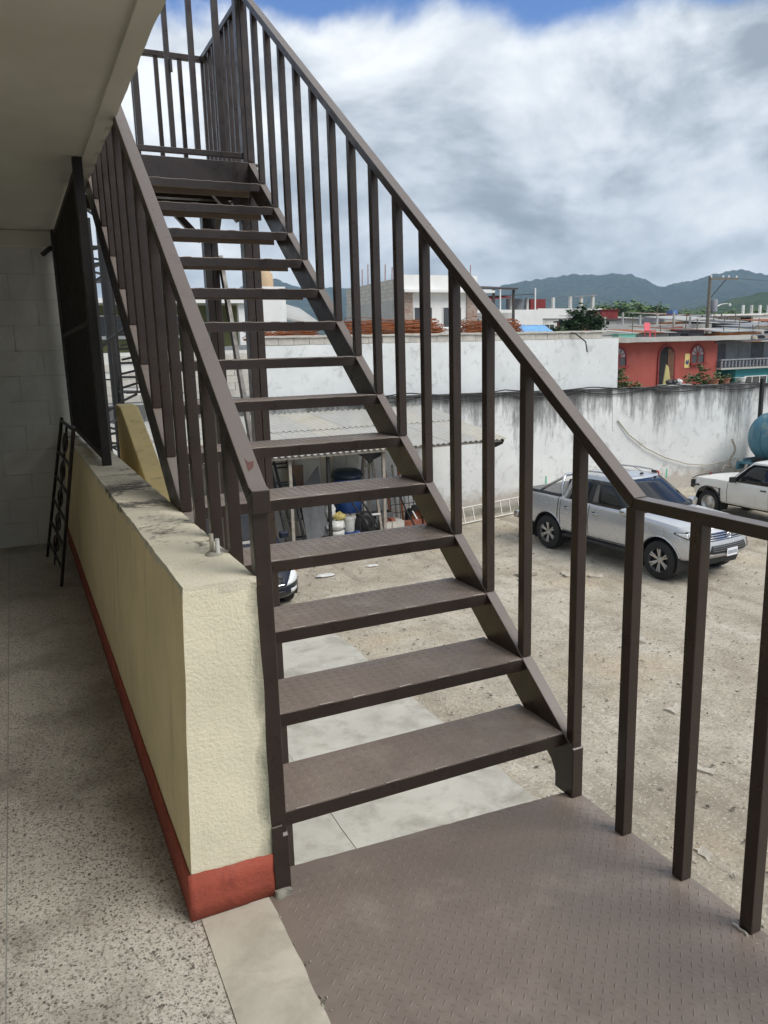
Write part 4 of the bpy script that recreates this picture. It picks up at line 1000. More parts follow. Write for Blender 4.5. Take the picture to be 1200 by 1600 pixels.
bo3 = link('body', C3.body_mesh(), 'navy', sv, smooth=35); ct = MB()
for x in (1.31, -1.31):
    for sg in (1, -1): ct.cyl((x, sg*.5, .36), (x, sg*1.1, .36), .41, 30)
carve(bo3, ct)
cb3 = link('cab', C3.green_mesh(), 'navy', sv, smooth=30)
for x in (1.31, -1.31):
    for sg in (1, -1): wheel(sv, x, sg*.77, .345, .22, 7, 'alloy'); well(sv, x, sg*.895, .40, .32)
MB().grid(lambda q, v: C3.gfront(q, v), list(np.linspace(-.92, .92, 11)), list(np.linspace(.05, .94, 6))).build('windscreen', 'glass', cb3, smooth=60, solid=.004)
for sg in (1, -1):
    glazing(cb3, 'side_window', C3, [((.80, .07), (-.45, .07), (-.40, .88), (.14, .88))], .006, sg, 'glass')
    glazing(cb3, 'side_window', C3, [((-.55, .07), (-1.8, .07), (-1.45, .88), (-.5, .88))], .006, sg, 'glass')
    patch(bo3, 'headlight', lambda a, z: C3.front(sg*a, z, .008), [(.52, .55), (.85, .59), (.87, .765), (.70, .77)], 'lamp', 10, 5)
    patch(bo3, 'indicator', lambda a, z: C3.front(sg*a, z, .012), [(.79, .69), (.862, .705), (.868, .76), (.78, .762)], 'amber', 5, 3)
    strip(bo3, 'bonnet_seam', [Vector((x, sg*(.62+.09*(2.0-x)), C3.zs(x)+(C3.zc(x)-C3.zs(x))*.42+.006)) for x in np.linspace(2.0, 1.2, 8)], .02, 'chrome')
    MB().box(.72, .82, sg*.98-.09, sg*.98+.09, 1.05, 1.18).build('mirror', 'navy', cb3, bevel=.03)
    patch(bo3, 'fog_lamp', lambda a, z: C3.front(sg*a, z, .006), [(.62, .40), (.78, .41), (.78, .48), (.62, .47)], 'lamp', 4, 3)
patch(bo3, 'grille', lambda a, z: C3.front(a, z, .005), [(-.46, .56), (.46, .56), (.50, .70), (-.50, .70)], 'black_plastic', 10, 3)
for z in (.58, .635, .69): MB().tube([C3.front(a, z, .012) for a in np.linspace(-.48, .48, 11)], .010, 5).build('grille_bar', 'black_plastic' if z > .6 else 'chrome', bo3, smooth=60)
patch(bo3, 'lower_intake', lambda a, z: C3.front(a, z, .005), [(-.56, .36), (.56, .36), (.50, .47), (-.50, .47)], 'black_plastic', 10, 3)
strip(bo3, 'bumper_line', [C3.front(a, .535, .004) for a in np.linspace(-.84, .84, 21)], .014, 'black_plastic')

# ---- blue water tanker behind the white pickup
TO = (21.6, 15.6, GZ)
tk = thing('tank_trailer', TO, 'faded blue water tank on a chassis against the stained wall at the right edge', 'tank trailer')
prof = [(.001, 1.85), (.24, 1.84), (.45, 1.78), (.63, 1.66), (.74, 1.50), (.78, 1.32), (.78, -1.6), (.6, -1.85), (.001, -1.9)]
tank = MB(TO); tank.lathe([(r, h+15.6) for r, h in prof], 36, (21.45, 0, -1.36), 'y'); tnk = tank.build('tank', 'blue_tank', tk, smooth=40)
MB(TO).lathe([(.20, -.60), (.20, -.50), (.24, -.50), (.24, -.46), (.001, -.45)], 20, (21.45, 16.35, 0)).build('hatch', 'blue_tank', tnk, smooth=30)
for y in (14.2, 15.6, 16.7): MB(TO).tube([(21.45+.788*math.cos(a), y, -1.36+.788*math.sin(a)) for a in np.linspace(0, 6.2832, 33)[:-1]], .012, 5, True).build('band', 'blue_tank', tnk, smooth=60)
for x in (20.95, 21.95): MB(TO).box(x-.05, x+.05, 13.4, 17.45, -2.24, -2.10).build('chassis_rail', 'blue_tank', tk, bevel=.01)
for y in (13.6, 15.0, 16.4, 17.4): MB(TO).box(20.9, 22.0, y-.05, y+.05, -2.20, -2.05).build('cross_member', 'blue_tank', tk)
MB(TO).prism([(20.62, 16.2, -2.13), (20.62, 17.45, -2.13), (20.62, 17.5, -2.35), (20.62, 17.42, -2.4), (20.62, 17.35, -2.2), (20.62, 16.2, -2.18)], (.3, 0, 0)).build('mudguard', 'blue_tank', tk, bevel=.01)
for x in (20.85, 22.05):
    for y in (16.75, 14.1):
        tyr = MB(TO).lathe([(.26, -.1), (.42, -.1), (.46, -.06), (.46, .06), (.42, .1), (.26, .1)], 28, (x, y, GZ+.46), 'x').build('tyre', 'rubber', tk, smooth=35)
        MB(TO).lathe([(.27, .085), (.20, .02), (.08, .03), (.001, .03)], 20, (x-.16, y, GZ+.46), 'x').build('rim', 'grey_board', tyr, smooth=40)
MB(TO).tube([(20.45, 17.1+.0*i, -1.2) if False else (20.42+.05*math.sin(i*.7), 17.45+.05*math.cos(i), -1.42-i*.11) for i in range(9)]+[(20.35+.32*math.cos(a), 17.5, -2.50+.32*math.sin(a)) for a in np.linspace(2.2, 6.8, 14)], .035, 7).build('hose', 'old_wood', tk, smooth=60)

# ------------------------------------------------------------------ yard wall and party wall
YW = thing('yard_wall', (14, 18, GZ), 'long white plastered yard wall streaked with black mould', 'wall')
zt = lambda x: .46-.0158*(x-9.3)
xs_ = list(np.linspace(-5, 40, 226))
pw_ = MB((14, 18, GZ)); topz = [zt(x)+.012*mnoise.noise((x*1.7, 2, 3))+.006*mnoise.noise((x*6, 2, 3)) for x in xs_]
n = len(xs_)
for y in (18.0, 18.22):
    for x, z in zip(xs_, topz): pw_.v.append(Vector((x, y, z))-pw_.o)
    for x in xs_: pw_.v.append(Vector((x, y, GZ-.15))-pw_.o)
for i in range(n-1):
    pw_.f += [(i, n+i, n+i+1, i+1), (2*n+i, 2*n+i+1, 3*n+i+1, 3*n+i), (i, i+1, 2*n+i+1, 2*n+i)]
pw_.build('wall_body', 'yard_wall', YW, smooth=40)
me = subdivided_box(9.2, 13.2, 17.86, 18.0, GZ-.1, GZ+.17, .12, (14, 18, GZ)); rough_mesh(me, .05, 3); link('rubble_footing', me, 'mortar', YW, smooth=40)
def wpatch(name, pts, m_): MB((14, 18, GZ)).prism([(x, 17.994, z) for x, z in pts], (0, -.004, 0)).build(name, m_, YW)
wpatch('red_painted_bar', [(20.04, -2.88), (20.16, -2.88), (20.18, -2.50), (20.06, -2.50)], 'red_paint')
wpatch('green_painted_bar', [(18.17, -2.52), (18.22, -2.52), (18.23, -2.23), (18.18, -2.23)], 'green_paint')
wpatch('green_painted_bar', [(13.54, -2.32), (13.60, -2.32), (13.59, -2.04), (13.55, -2.04)], 'green_paint')
MB((14, 18, GZ)).tube([(17.70, 17.992, -2.34), (17.74, 17.992, -2.28), (17.84, 17.992, -2.27), (17.88, 17.992, -2.34), (17.84, 17.992, -2.42), (17.78, 17.992, -2.46), (17.79, 17.992, -2.56)], .022, 5).build('red_painted_hook', 'red_paint', YW)
MB((14, 18, GZ)).lathe([(.07, 0), (.08, .10), (.10, .14), (.001, .16)], 10, (13.36, 17.97, .36)).build('drain_spout', 'white_bag', YW, smooth=50)
wpatch('plaster_drip', [(15.97, -.9), (16.05, -.9), (16.10, .33), (15.92, .33)], 'render_white')
ps_ = thing('wall_post', (21.85, 17.7, GZ), 'thin dark post standing before the stained wall above the blue tank', 'post')
MB((21.85, 17.7, GZ)).box(21.80, 21.90, 17.65, 17.75, GZ, .42).build('shaft', 'black_iron', ps_)
MB((21.85, 17.7, GZ)).box(21.77, 21.93, 17.62, 17.78, GZ, GZ+.03).build('base_plate', 'black_iron', ps_)
tag(MB((18, 17.9, -2)).tube([(16.14, 17.97, -.6), (16.58, 17.95, -1.06), (17.24, 17.93, -1.5), (18.04, 17.92, -1.86), (18.99, 17.91, -2.14), (19.83, 17.9, -2.24), (20.68, 17.9, -2.2), (21.0, 17.8, -2.1)], .020, 6).build('rope', 'rope', smooth=60), 'pale rope sagging across the stained wall towards the blue tank', 'rope')
for k, (zo, sg_, lab) in enumerate([(.10, .09, 'upper black cable drooping along the top of the yard wall'), (.0, .14, 'lower black cable drooping along the top of the yard wall'), (.03, .05, 'third black cable lying along the top of the yard wall')]):
    pts = []
    for x in np.linspace(7.2, 33, 90):
        ph = (x*(.33+.06*k)+k*1.3) % 1; pts.append((x, 17.955-.012*k, zt(x)+zo-.03-sg_*4*ph*(1-ph)+.02*mnoise.noise((x*.8, k, 1))))
    tag(MB((14, 18, .4)).tube(pts, .017, 5).build('cable', 'cable', smooth=60), lab, 'cable', 'cables on the yard wall')

PW = thing('party_wall', (11, 18.4, 0), 'pale plastered wall of the neighbouring house with a bare block course on top', 'wall')
me = subdivided_box(5.5, 16.46, 18.4, 18.62, .1, 1.80, .25, (11, 18.4, 0)); rough_mesh(me, .008, 2); link('plastered_wall', me, 'neigh_wall', PW, smooth=50)
MB((11, 18.4, 0)).box(5.5, 15.85, 18.42, 18.60, 1.80, 1.975).build('mortar_bed', 'joint', PW)
rs = random.Random(5); blk = []
for i in range(3):
    me = subdivided_box(0, .385, 0, .19, 0, .165, .06); rough_mesh(me, .006, 9, i*4); blk.append(me)
x = 5.5; i = 0
while x < 15.75:
    o = link('block', blk[i % 3], 'block', PW, smooth=40); o.location = (x-11, 18.40-18.4+.004*rs.uniform(-1, 1), 1.806+.003*rs.random()); x += .398; i += 1
me = subdivided_box(5.4, 15.95, 18.36, 18.66, 1.978, 2.03, .12, (11, 18.4, 0)); rough_mesh(me, .014, 4, 3); link('coping', me, 'block', PW, smooth=40)
MB((11, 18.4, 0)).tube([(14.45, 18.5, 2.03), (14.75, 18.3, 1.96), (15.05, 18.2, 1.72), (15.12, 18.2, 1.42)], .02, 5).build('hanging_wire', 'cable', PW, smooth=60)
BWL = thing('brick_wall', (0, 18.5, 0), 'half plastered wall of bare blocks behind the shed, left of the pale wall', 'wall')
MB((0, 18.5, 0)).box(-6, 5.48, 18.45, 18.62, -.5, 1.72).build('wall_core', 'render_dirty', BWL)
for r in range(6):
    x = 1.4+(.2 if r % 2 else 0)
    while x < 5.05:
        if rs.random() < .8:
            o = link('block', blk[(r+int(x*3)) % 3], 'brick' if rs.random() < .35 else 'block', BWL, smooth=40); o.location = (x, -.075, .62+r*.172)
        x += .398
hs = MB((0, 18.8, 1)); hs.box(-6, 5.4, 18.64, 24, .2, 1.66); tag(hs.build('flat_roof', 'render_grey'), 'low flat roof behind the bare block wall', 'roof')
nb = MB((11, 22, 0)); nb.box(5.5, 16.4, 18.63, 27, GZ, 1.86); tag(nb.build('neighbour_roof', 'render_grey'), 'grey flat roof of the neighbouring house carrying the rusty coils', 'roof')

# rusty coils of reinforcing wire on that roof
def coil(x0, x1, y, z, h, nl, seed, lab, loose):
    rr = random.Random(seed); th = thing('wire_coil', ((x0+x1)/2, y, z), lab, 'wire coil', 'rusty wire coils'); mb = MB(((x0+x1)/2, y, z))
    cx = (x0+x1)/2; L = (x1-x0)/2
    for i in range(nl):
        f = i/nl; a = L*(.80+.2*math.sin(math.pi*f))*(1-.03*rr.random()); zz_ = z+.02+h*f; tl = rr.uniform(-.05, .05); dy = rr.uniform(-.06, .06); dx = rr.uniform(-.08, .08)
        if i % 3 == 0 and loose: dx += .16*rr.random(); a *= .97
        mb.tube([(cx+dx+a*math.cos(t_), y+.55+dy+.62*math.sin(t_), zz_+2.2*tl*math.cos(t_)+.05*math.sin(2*t_+i*2.1)) for t_ in np.linspace(0, 6.2832, 31)[:-1]], .0095, 4, True)
    mb.build('wire_loops', 'rust', th, smooth=60)
    tm = MB(((x0+x1)/2, y, z))
    for k in range(-2, 3): tm.tube([(cx+k*L*.3, y-.02, z), (cx+k*L*.3, y-.04, z+h+.03), (cx+k*L*.3, y+1.1, z+h+.03)], .007, 4)
    tm.build('tie_wire', 'rust', th)
coil(7.95, 11.45, 19.6, 1.87, .52, 46, 1, 'long rusty wire coil on the roof below the white building', True)
coil(11.95, 14.05, 19.6, 1.87, .50, 40, 2, 'shorter rusty wire coil on the roof beside the leafy bush', True)
coil(5.6, 7.6, 19.7, 1.87, .35, 30, 3, 'rusty wire coil on the roof seen behind the stair treads', False)

# ------------------------------------------------------------------ shed
SH = thing('shed', (6, 17, GZ), 'open lean-to shed with a corrugated sheet roof against the yard wall', 'shed')
SHO = (6, 17, GZ)
def sheet(x0, wd, t0, t1, dz):
    mb = MB(SHO); per = .15; nx_ = int(wd/per*8)
    us = [x0+wd*i/nx_ for i in range(nx_+1)]
    def fn(x, t_): return (x-1.35*t_, 15.95+2.02*t_, -.60+.76*t_+dz+.018*math.sin(2*math.pi*x/per)+.012*mnoise.noise((x*.6, t_*2, 1)))
    mb.grid(fn, us, list(np.linspace(t0, t1, 5))); return mb
x = -1.2; i = 0
rs = random.Random(8)
while x < 10.7:
    wd = .86
    sheet(x, wd, 0, .60+.02*rs.random(), .004*(i % 2)+.012).build('roof_sheet', ('zinc', 'zinc', 'zinc_tan', 'zinc')[i % 4], SH, smooth=70)
    sheet(x+.1, wd, .54, 1.0, .030+.004*(i % 2)).build('roof_sheet', ('zinc', 'zinc_tan', 'zinc')[i % 3], SH, smooth=70)
    x += .80; i += 1
for t_, nm in ((.04, 'purlin'), (.5, 'purlin'), (.95, 'purlin')):
    MB(SHO).bar((-1.2-1.35*t_, 15.95+2.02*t_, -.655+.76*t_), (10.75-1.35*t_, 15.95+2.02*t_, -.655+.76*t_), .06, .07).build(nm, 'old_wood', SH)
for x in (7.55, 6.18, 5.28, 2.2, -.5): MB(SHO).box(x-.035, x+.035, 16.12, 16.19, GZ, -.66).build('post', 'black_iron' if x > 5.9 and x < 6.5 else 'old_wood', SH)
for k in range(9):
    x = 4.55+k*.335; MB(SHO).box(x, x+.328, 17.62+.008*(k % 2), 17.64+.008*(k % 2), GZ, -.33-.02*(k % 3)).build('back_board', 'render_dirty' if k % 3 else 'cream_board', SH)
MB(SHO).box(-2.4, 4.54, 17.66, 17.70, GZ, -.30).build('back_panel', 'render_dirty', SH)
MB(SHO).prism([(10.35, 16.05, -.60), (10.8, 16.0, -.60), (10.78, 16.05, -.72), (10.6, 16.1, -.80), (10.45, 16.1, -.72)], (0, .16, 0)).build('torn_gutter', 'black_plastic', SH)
MB(SHO).prism([(6.95, 16.3, -.68), (7.6, 16.3, -.68), (7.55, 16.3, -.80), (7.38, 16.3, -.86), (7.3, 16.3, -.95), (7.18, 16.3, -.82)], (0, .1, 0)).build('torn_gutter', 'black_plastic', SH)
def ladder(name, lab, a, b, side, wd, nr, m_, th=.04):
    a = Vector(a); b = Vector(b); s_ = Vector(side).normalized()*wd; t_ = thing(name, a, lab, 'ladder')
    for q in (Vector((0, 0, 0)), s_): MB(a).bar(a+q, b+q, th, th*1.3, up=s_.cross(b-a)).build('rail', m_, t_, bevel=.004)
    for i in range(nr):
        p = a+(b-a)*((i+.6)/nr); MB(a).bar(p, p+s_, th*.7, th*.8, up=(b-a)).build('rung', m_, t_)
    return t_
ladder('black_ladder', 'black ladder leaning against the back boards of the shed', (5.36, 16.75, GZ), (5.14, 17.25, -.72), (1, 0, 0), .42, 5, 'black_iron', .05)
ladder('black_ladder', 'second black ladder behind the grey board in the shed', (5.62, 17.0, GZ), (5.30, 17.4, -.85), (1, 0, 0), .36, 5, 'black_iron', .05)
a = Vector((9.72, 16.45, GZ+.02)); 
ladder('aluminium_ladder', 'aluminium ladder lying on its side along the foot of the yard wall', (9.75, 16.95, GZ+.03), (12.75, 17.55, GZ+.05), (0.06, .22, .40), .42, 9, 'aluminium', .035)
def board(name, lab, pts, m_, cat='board'):
    t_ = MB(pts[0]); t_.prism(pts, (0, .03, .0)); return tag(t_.build(name, m_), lab, cat)
b_ = board('grey_board', 'dark grey board with a slanted top leaning in the shed', [(5.80, 16.62, GZ), (6.36, 16.62, GZ), (6.27, 17.05, -1.0), (5.76, 17.0, -1.62)], 'grey_board'); b_.location = (5.8, 16.62, GZ)
b_ = board('brown_board', 'small brown board leaning behind the grey board', [(5.73, 17.3, -1.70), (5.98, 17.3, -1.65), (6.02, 17.4, -1.0), (5.68, 17.4, -.98)], 'brown_board'); b_.location = (5.73, 17.3, -1.70)
b_ = board('wooden_board', 'tall brown panel behind the black ladder in the shed', [(4.98, 17.1, GZ), (5.22, 17.1, GZ), (5.16, 17.35, -1.2), (4.96, 17.35, -1.15)], 'brown_board'); b_.location = (4.98, 17.1, GZ)
b_ = board('cream_board', 'large cream board leaning behind the dark blue car', [(2.6, 17.2, GZ), (4.75, 17.2, GZ), (4.6, 17.55, -.85), (4.1, 17.55, -.66), (3.3, 17.55, -.62), (2.7, 17.55, -.75)], 'cream_board'); b_.location = (2.6, 17.2, GZ)
bk = thing('white_tank', (2.25, 15.6, GZ), 'white upright tank glimpsed beyond the yellow sloping wall', 'tank')
MB((2.25, 15.6, GZ)).lathe([(.001, 2.2), (.3, 2.15), (.46, 2.0), (.48, 0), (.4, 0)], 24, (2.25, 15.6, GZ)).build('shell', 'white_paint', bk, smooth=40)
MB((2.25, 15.6, GZ)).lathe([(.2, 2.14), (.2, 2.24), (.001, 2.25)], 16, (2.25, 15.6, GZ)).build('lid', 'black_plastic', bk, smooth=40)
# blue barrel with a dark basin on top, standing on a pallet
pt_ = thing('wooden_pallet', (7.05, 17.2, GZ), 'stacked pallet under the blue barrel', 'pallet')
for k in range(5): MB((7.05, 17.2, GZ)).box(6.62+k*.18, 6.62+k*.18+.14, 16.85, 17.55, GZ+.66, GZ+.69).build('board', 'old_wood', pt_)
for k in range(3): MB((7.05, 17.2, GZ)).box(6.64+k*.36, 6.64+k*.36+.10, 16.85, 17.55, GZ, GZ+.659).build('bearer', 'old_wood', pt_)
ba = thing('barrel', (7.06, 17.2, GZ+.69), 'blue plastic barrel in the shed', 'barrel')
MB((7.06, 17.2, GZ+.69)).lathe([(.001, 0), (.30, 0), (.33, .04), (.345, .3), (.335, .32), (.345, .34), (.345, .60), (.335, .62), (.345, .64), (.33, .86), (.001, .87)], 28, (7.06, 17.2, GZ+.69)).build('drum', 'blue_plastic', ba, smooth=35)
MB((7.06, 17.2, GZ+.69)).tube([(7.06+.348*math.cos(a), 17.2+.348*math.sin(a), GZ+.69+.84) for a in np.linspace(0, 6.28, 25)[:-1]], .014, 5, True).build('rim_band', 'black_plastic', ba, smooth=60)
bs_ = thing('plastic_basin', (7.04, 17.15, GZ+1.56), 'dark blue basin turned over on the blue barrel', 'basin')
MB((7.04, 17.15, GZ+1.56)).lathe([(.40, 0), (.39, .03), (.33, .13), (.25, .17), (.001, .18)], 26, (7.04, 17.15, GZ+1.57)).build('bowl', mat('dark_basin', (.02, .035, .055), .4), bs_, smooth=40)
def bucket(x, y, z, r, h, lab, lid, m_='bucket_white'):
    t_ = thing('bucket', (x, y, z), lab, 'bucket', 'buckets in the shed')
    MB((x, y, z)).lathe([(.001, 0), (r*.84, 0), (r*.86, .01), (r, h*.86), (r*1.06, h*.87), (r*1.06, h*.93), (r, h*.94), (r, h), (r*.94, h), (r*.9, h*.5)], 22, (x, y, z)).build('pail', m_, t_, smooth=35)
    if lid: MB((x, y, z)).lathe([(.001, h+.012), (r*.98, h+.012), (r*1.05, h+.002), (r*1.05, h-.03)], 22, (x, y, z)).build('lid', m_, t_, smooth=35)
    MB((x, y, z)).tube([(x+r*1.04*math.cos(a), y-r*.5*math.sin(a), z+h*.9-r*.9*math.sin(a)) for a in np.linspace(0, math.pi, 11)], .005, 5).build('handle', 'alloy', t_)
bucket(6.52, 16.72, GZ, .20, .36, 'cream bucket at the front of the shed under the yellow sack', True)
bucket(6.92, 16.85, GZ+.28, .17, .36, 'white bucket beside the blue barrel', True)
bucket(6.90, 16.86, GZ, .17, .27, 'lower white bucket below the white bucket beside the barrel', True, 'blue_plastic')
def sack(name, x, y, z, sx, sy, sz, lab, m_, seed):
    mb = MB((x, y, z)); mb.grid(lambda a, b: (x+sx*math.cos(a)*math.cos(b)*(1+.32*mnoise.noise((a*1.9, b*3, seed))), y+sy*math.sin(a)*math.cos(b)*(1+.18*mnoise.noise((a, b*2, seed+5))), z+sz*(1+math.sin(b))*(1+.4*mnoise.noise((a*2.2, b*3.1, seed+2)))), list(np.linspace(0, 2*math.pi, 22)), list(np.linspace(-math.pi/2, math.pi/2, 12)))
    me = mb.mesh(name); fix(me); o = link(name, me, m_, smooth=70); o.location = (x, y, z); tag(o, lab, 'sack', 'sacks in the shed'); return o
sack('sack', 6.52, 16.70, GZ+.375, .23, .2, .12, 'white printed sack lying on the cream bucket', 'white_bag', 1)
sack('sack', 6.62, 16.74, GZ+.60, .17, .15, .09, 'yellow sack on top of the white sack', 'yellow_bag', 2)
sack('sack', 6.44, 16.80, GZ+.64, .12, .12, .19, 'crumpled white bag at the top of the sack pile', 'white_bag', 3)
sack('sack', 6.72, 16.55, GZ, .18, .15, .13, 'black refuse sack on the ground before the buckets', 'black_plastic', 4)
sack('sack', 6.98, 16.52, GZ, .13, .12, .16, 'blue sack on the ground before the buckets', 'blue_plastic', 5)
sack('sack', 5.35, 14.4, GZ, .20, .10, .025, 'crushed silver wrapping on the ground before the shed', 'white_bag', 6)
sack('sack', 6.5, 14.6, GZ, .13, .07, .02, 'flattened white plastic bag on the yard floor before the shed', 'white_bag', 7)
wb = thing('wheelbarrow', (7.3, 16.6, GZ), 'black wheelbarrow tipped up against the shed junk', 'wheelbarrow'); WO = (7.3, 16.6, GZ)
tr = MB(WO); tr.grid(lambda a, b: (7.28+.27*math.cos(a)*(.55+.45*b), 16.62+.10*b, GZ+.40+.36*math.sin(a)*(.6+.4*b)), list(np.linspace(0, 2*math.pi, 20)), [0, .5, 1]); tr.add([(7.28+.15*math.cos(a), 16.62, GZ+.40+.216*math.sin(a)) for a in np.linspace(0, 2*math.pi, 20)[:-1]], [tuple(range(19))])
tr.build('tray', 'black_plastic', wb, smooth=40, solid=.01)
for dx in (-.10, .16): MB(WO).tube([(7.25+dx+.3, 16.56, GZ+.05), (7.20+dx+.12, 16.54, GZ+.5), (7.05+dx, 16.58, GZ+.95), (6.92+dx*.8, 16.64, GZ+1.2)], .022, 6).build('handle', 'black_iron', wb, smooth=60)
MB(WO).lathe([(.07, -.04), (.17, -.04), (.19, 0), (.17, .04), (.07, .04)], 20, (7.45, 16.62, GZ+.19), 'y').build('wheel', 'rubber', wb, smooth=40)
te = thing('wooden_trestle', (7.5, 17.0, GZ), 'weathered wooden stepladder standing open beside the barrel', 'stepladder'); TE = (7.5, 17.0, GZ)
for p, q in (((7.28, 16.75, GZ), (7.44, 16.98, -.70)), ((7.76, 16.75, GZ), (7.60, 16.98, -.70)), ((7.34, 17.4, GZ), (7.46, 17.04, -.74)), ((7.70, 17.4, GZ), (7.58, 17.04, -.74))): MB(TE).bar(p, q, .06, .04).build('leg', 'old_wood', te)
for k in range(5):
    f = (k+.6)/5.6; MB(TE).bar((7.28+.16*f, 16.73+.22*f, GZ+2.2*f), (7.76-.16*f, 16.73+.22*f, GZ+2.2*f), .07, .035).build('step', 'old_wood' if k != 1 else 'white_paint', te)
MB(TE).box(7.41, 7.63, 16.9, 17.1, -.72, -.68).build('top_board', 'old_wood', te)
# stacked concrete blocks and bricks
for r in range(2):
    for k in range(3):
        o = link('concrete_block', bpy.data.meshes.get('cblk') or subdivided_box(-.082, .082, -.2, .2, 0, .19, .05), 'block', smooth=40); o.data.name = 'cblk'
        o.location = (7.93+k*.176, 16.95, GZ+r*.20); o.rotation_euler = (0, 0, .03*((k+r) % 3-1))
        tag(o, ['%s grey concrete block in the %s row of the pile beside the stepladder' % (('left', 'middle', 'right')[k], ('bottom', 'top')[r])][0], 'concrete block', 'concrete blocks piled by the shed')
rs = random.Random(31); bme = subdivided_box(-.11, .11, -.055, .055, 0, .062, .055); rough_mesh(bme, .004, 20)
bi = 0
for lay in range(5):
    for k in range(3):
        for dpt in range(1):
            o = link('loose_brick', bme, 'brick', smooth=40); o.location = (8.56+(k-1)*.235+.01*rs.uniform(-1, 1), 16.95+.02*rs.uniform(-1, 1), GZ+.001+lay*.066); o.rotation_euler = (0, 0, rs.uniform(-.08, .08))
            tag(o, '%s red brick in the %s course of the low brick pile beside the concrete blocks' % (('left', 'middle', 'right')[k], ('lowest', 'second', 'third', 'fourth', 'top')[lay]), 'brick', 'red bricks piled by the shed')
for k, x in enumerate((7.90, 8.08)):
    o = link('loose_brick', bme, 'brick', smooth=40); o.location = (x, 16.9, GZ+.395); o.rotation_euler = (0, 0, 1.4+k*.2); tag(o, ('left', 'right')[k]+' red brick lying on top of the concrete blocks', 'brick', 'red bricks on the concrete blocks')
rk = thing('wire_rack', (8.5, 17.2, GZ), 'black wire rack standing behind the brick pile', 'rack'); RO = (8.5, 17.2, GZ)
for k in range(6): MB(RO).bar((8.25+k*.13, 17.2, GZ), (8.25+k*.13, 17.35, -1.75), .014).build('wire', 'black_iron', rk)
for z in (-2.4, -2.2, -1.8): MB(RO).bar((8.2, 17.18+(z-GZ)*.13, z), (8.95, 17.18+(z-GZ)*.13, z), .016).build('cross_wire', 'black_iron', rk)
tag(MB((8.7, 16.8, GZ)).tube([(8.75, 16.7, GZ), (8.45, 16.85, -2.25), (8.28, 16.95, -1.75)], .022, 6).build('bent_pipe', 'black_iron', smooth=60), 'thin black pipe leaning over the brick pile', 'pipe')
tag(MB((8.9, 16.8, GZ)).bar((8.95, 16.8, GZ), (8.80, 17.3, -2.3), .04, .02).build('leaning_lath', 'white_paint'), 'short white lath leaning beside the brick pile', 'lath')

rs = random.Random(61)
for k, (x, y, lab) in enumerate([(4.62, 16.7, 'upper worn tyre leaning at the left end of the shed'), (8.98, 17.3, 'worn tyre standing beyond the brick pile')]):
    t_ = thing('old_tyre', (x, y, GZ), lab, 'tyre', 'old tyres in the shed'); MB((x, y, GZ)).lathe([(.19, -.09), (.29, -.10), (.315, -.05), (.315, .05), (.29, .10), (.19, .09)], 26, (x, y, GZ+.315), 'y').build('tread', 'rubber', t_, smooth=35)
    MB((x, y, GZ)).lathe([(.19, .08), (.17, .02), (.05, .01), (.001, .01)], 18, (x, y, GZ+.315), 'y').build('rim', 'rust', t_, smooth=40)
for k, (x, y, z, sx, sz, m_, lab) in enumerate([(4.35, 16.9, GZ, .5, .30, 'old_wood', 'grey wooden crate on the ground at the left of the shed'), (4.42, 16.95, GZ+.305, .42, .26, 'brown_board', 'brown carton stacked on the grey crate'), (8.02, 17.35, GZ, .46, .55, 'grey_board', 'dark metal box behind the concrete blocks'), (9.25, 17.25, GZ, .36, .28, 'brick', 'red crate at the right end of the shed junk'), (7.62, 16.55, GZ, .30, .24, 'bucket_white', 'small white tub before the stepladder'), (9.05, 16.7, GZ, .34, .16, 'old_wood', 'low wooden tray before the brick pile')]):
    t_ = thing('storage_crate', (x, y, z), lab, 'crate', 'crates in the shed')
    O_ = (x, y, z); MB(O_).box(x-sx/2, x+sx/2, y-.18, y-.165, z, z+sz).build('side_panel', m_, t_); MB(O_).box(x-sx/2, x+sx/2, y+.165, y+.18, z, z+sz).build('side_panel', m_, t_)
    MB(O_).box(x-sx/2, x-sx/2+.015, y-.164, y+.164, z, z+sz).build('end_panel', m_, t_); MB(O_).box(x+sx/2-.015, x+sx/2, y-.164, y+.164, z, z+sz).build('end_panel', m_, t_); MB(O_).box(x-sx/2+.016, x+sx/2-.016, y-.164, y+.164, z+.005, z+sz*.8).build('contents', ('black_plastic', 'yellow_bag', 'rust')[k % 3], t_)
    for zz_ in (.25, .7): MB(O_).box(x-sx/2-.006, x+sx/2+.006, y-.19, y-.181, z+sz*zz_-.012, z+sz*zz_+.012).build('batten', m_, t_)
for k in range(5):
    x = 7.95+k*.17; tag(MB((x, 17.5, GZ)).bar((x, 17.3, GZ), (x+.10*rs.uniform(-1, 1), 17.58, -1.1-.35*rs.random()), .05, .03).build('timber_batten', 'old_wood' if k % 2 else 'rust'), '%s loose batten from the left leaning behind the blocks and bricks' % ('first', 'second', 'third', 'fourth', 'fifth')[k], 'batten', 'battens leaning behind the blocks')
sack('sack', 7.62, 17.1, GZ, .2, .16, .2, 'grey cement sack behind the small white tub', 'grey_board', 8)
sack('sack', 6.2, 16.6, GZ, .16, .14, .14, 'dark sack at the foot of the grey board', 'black_plastic', 9)

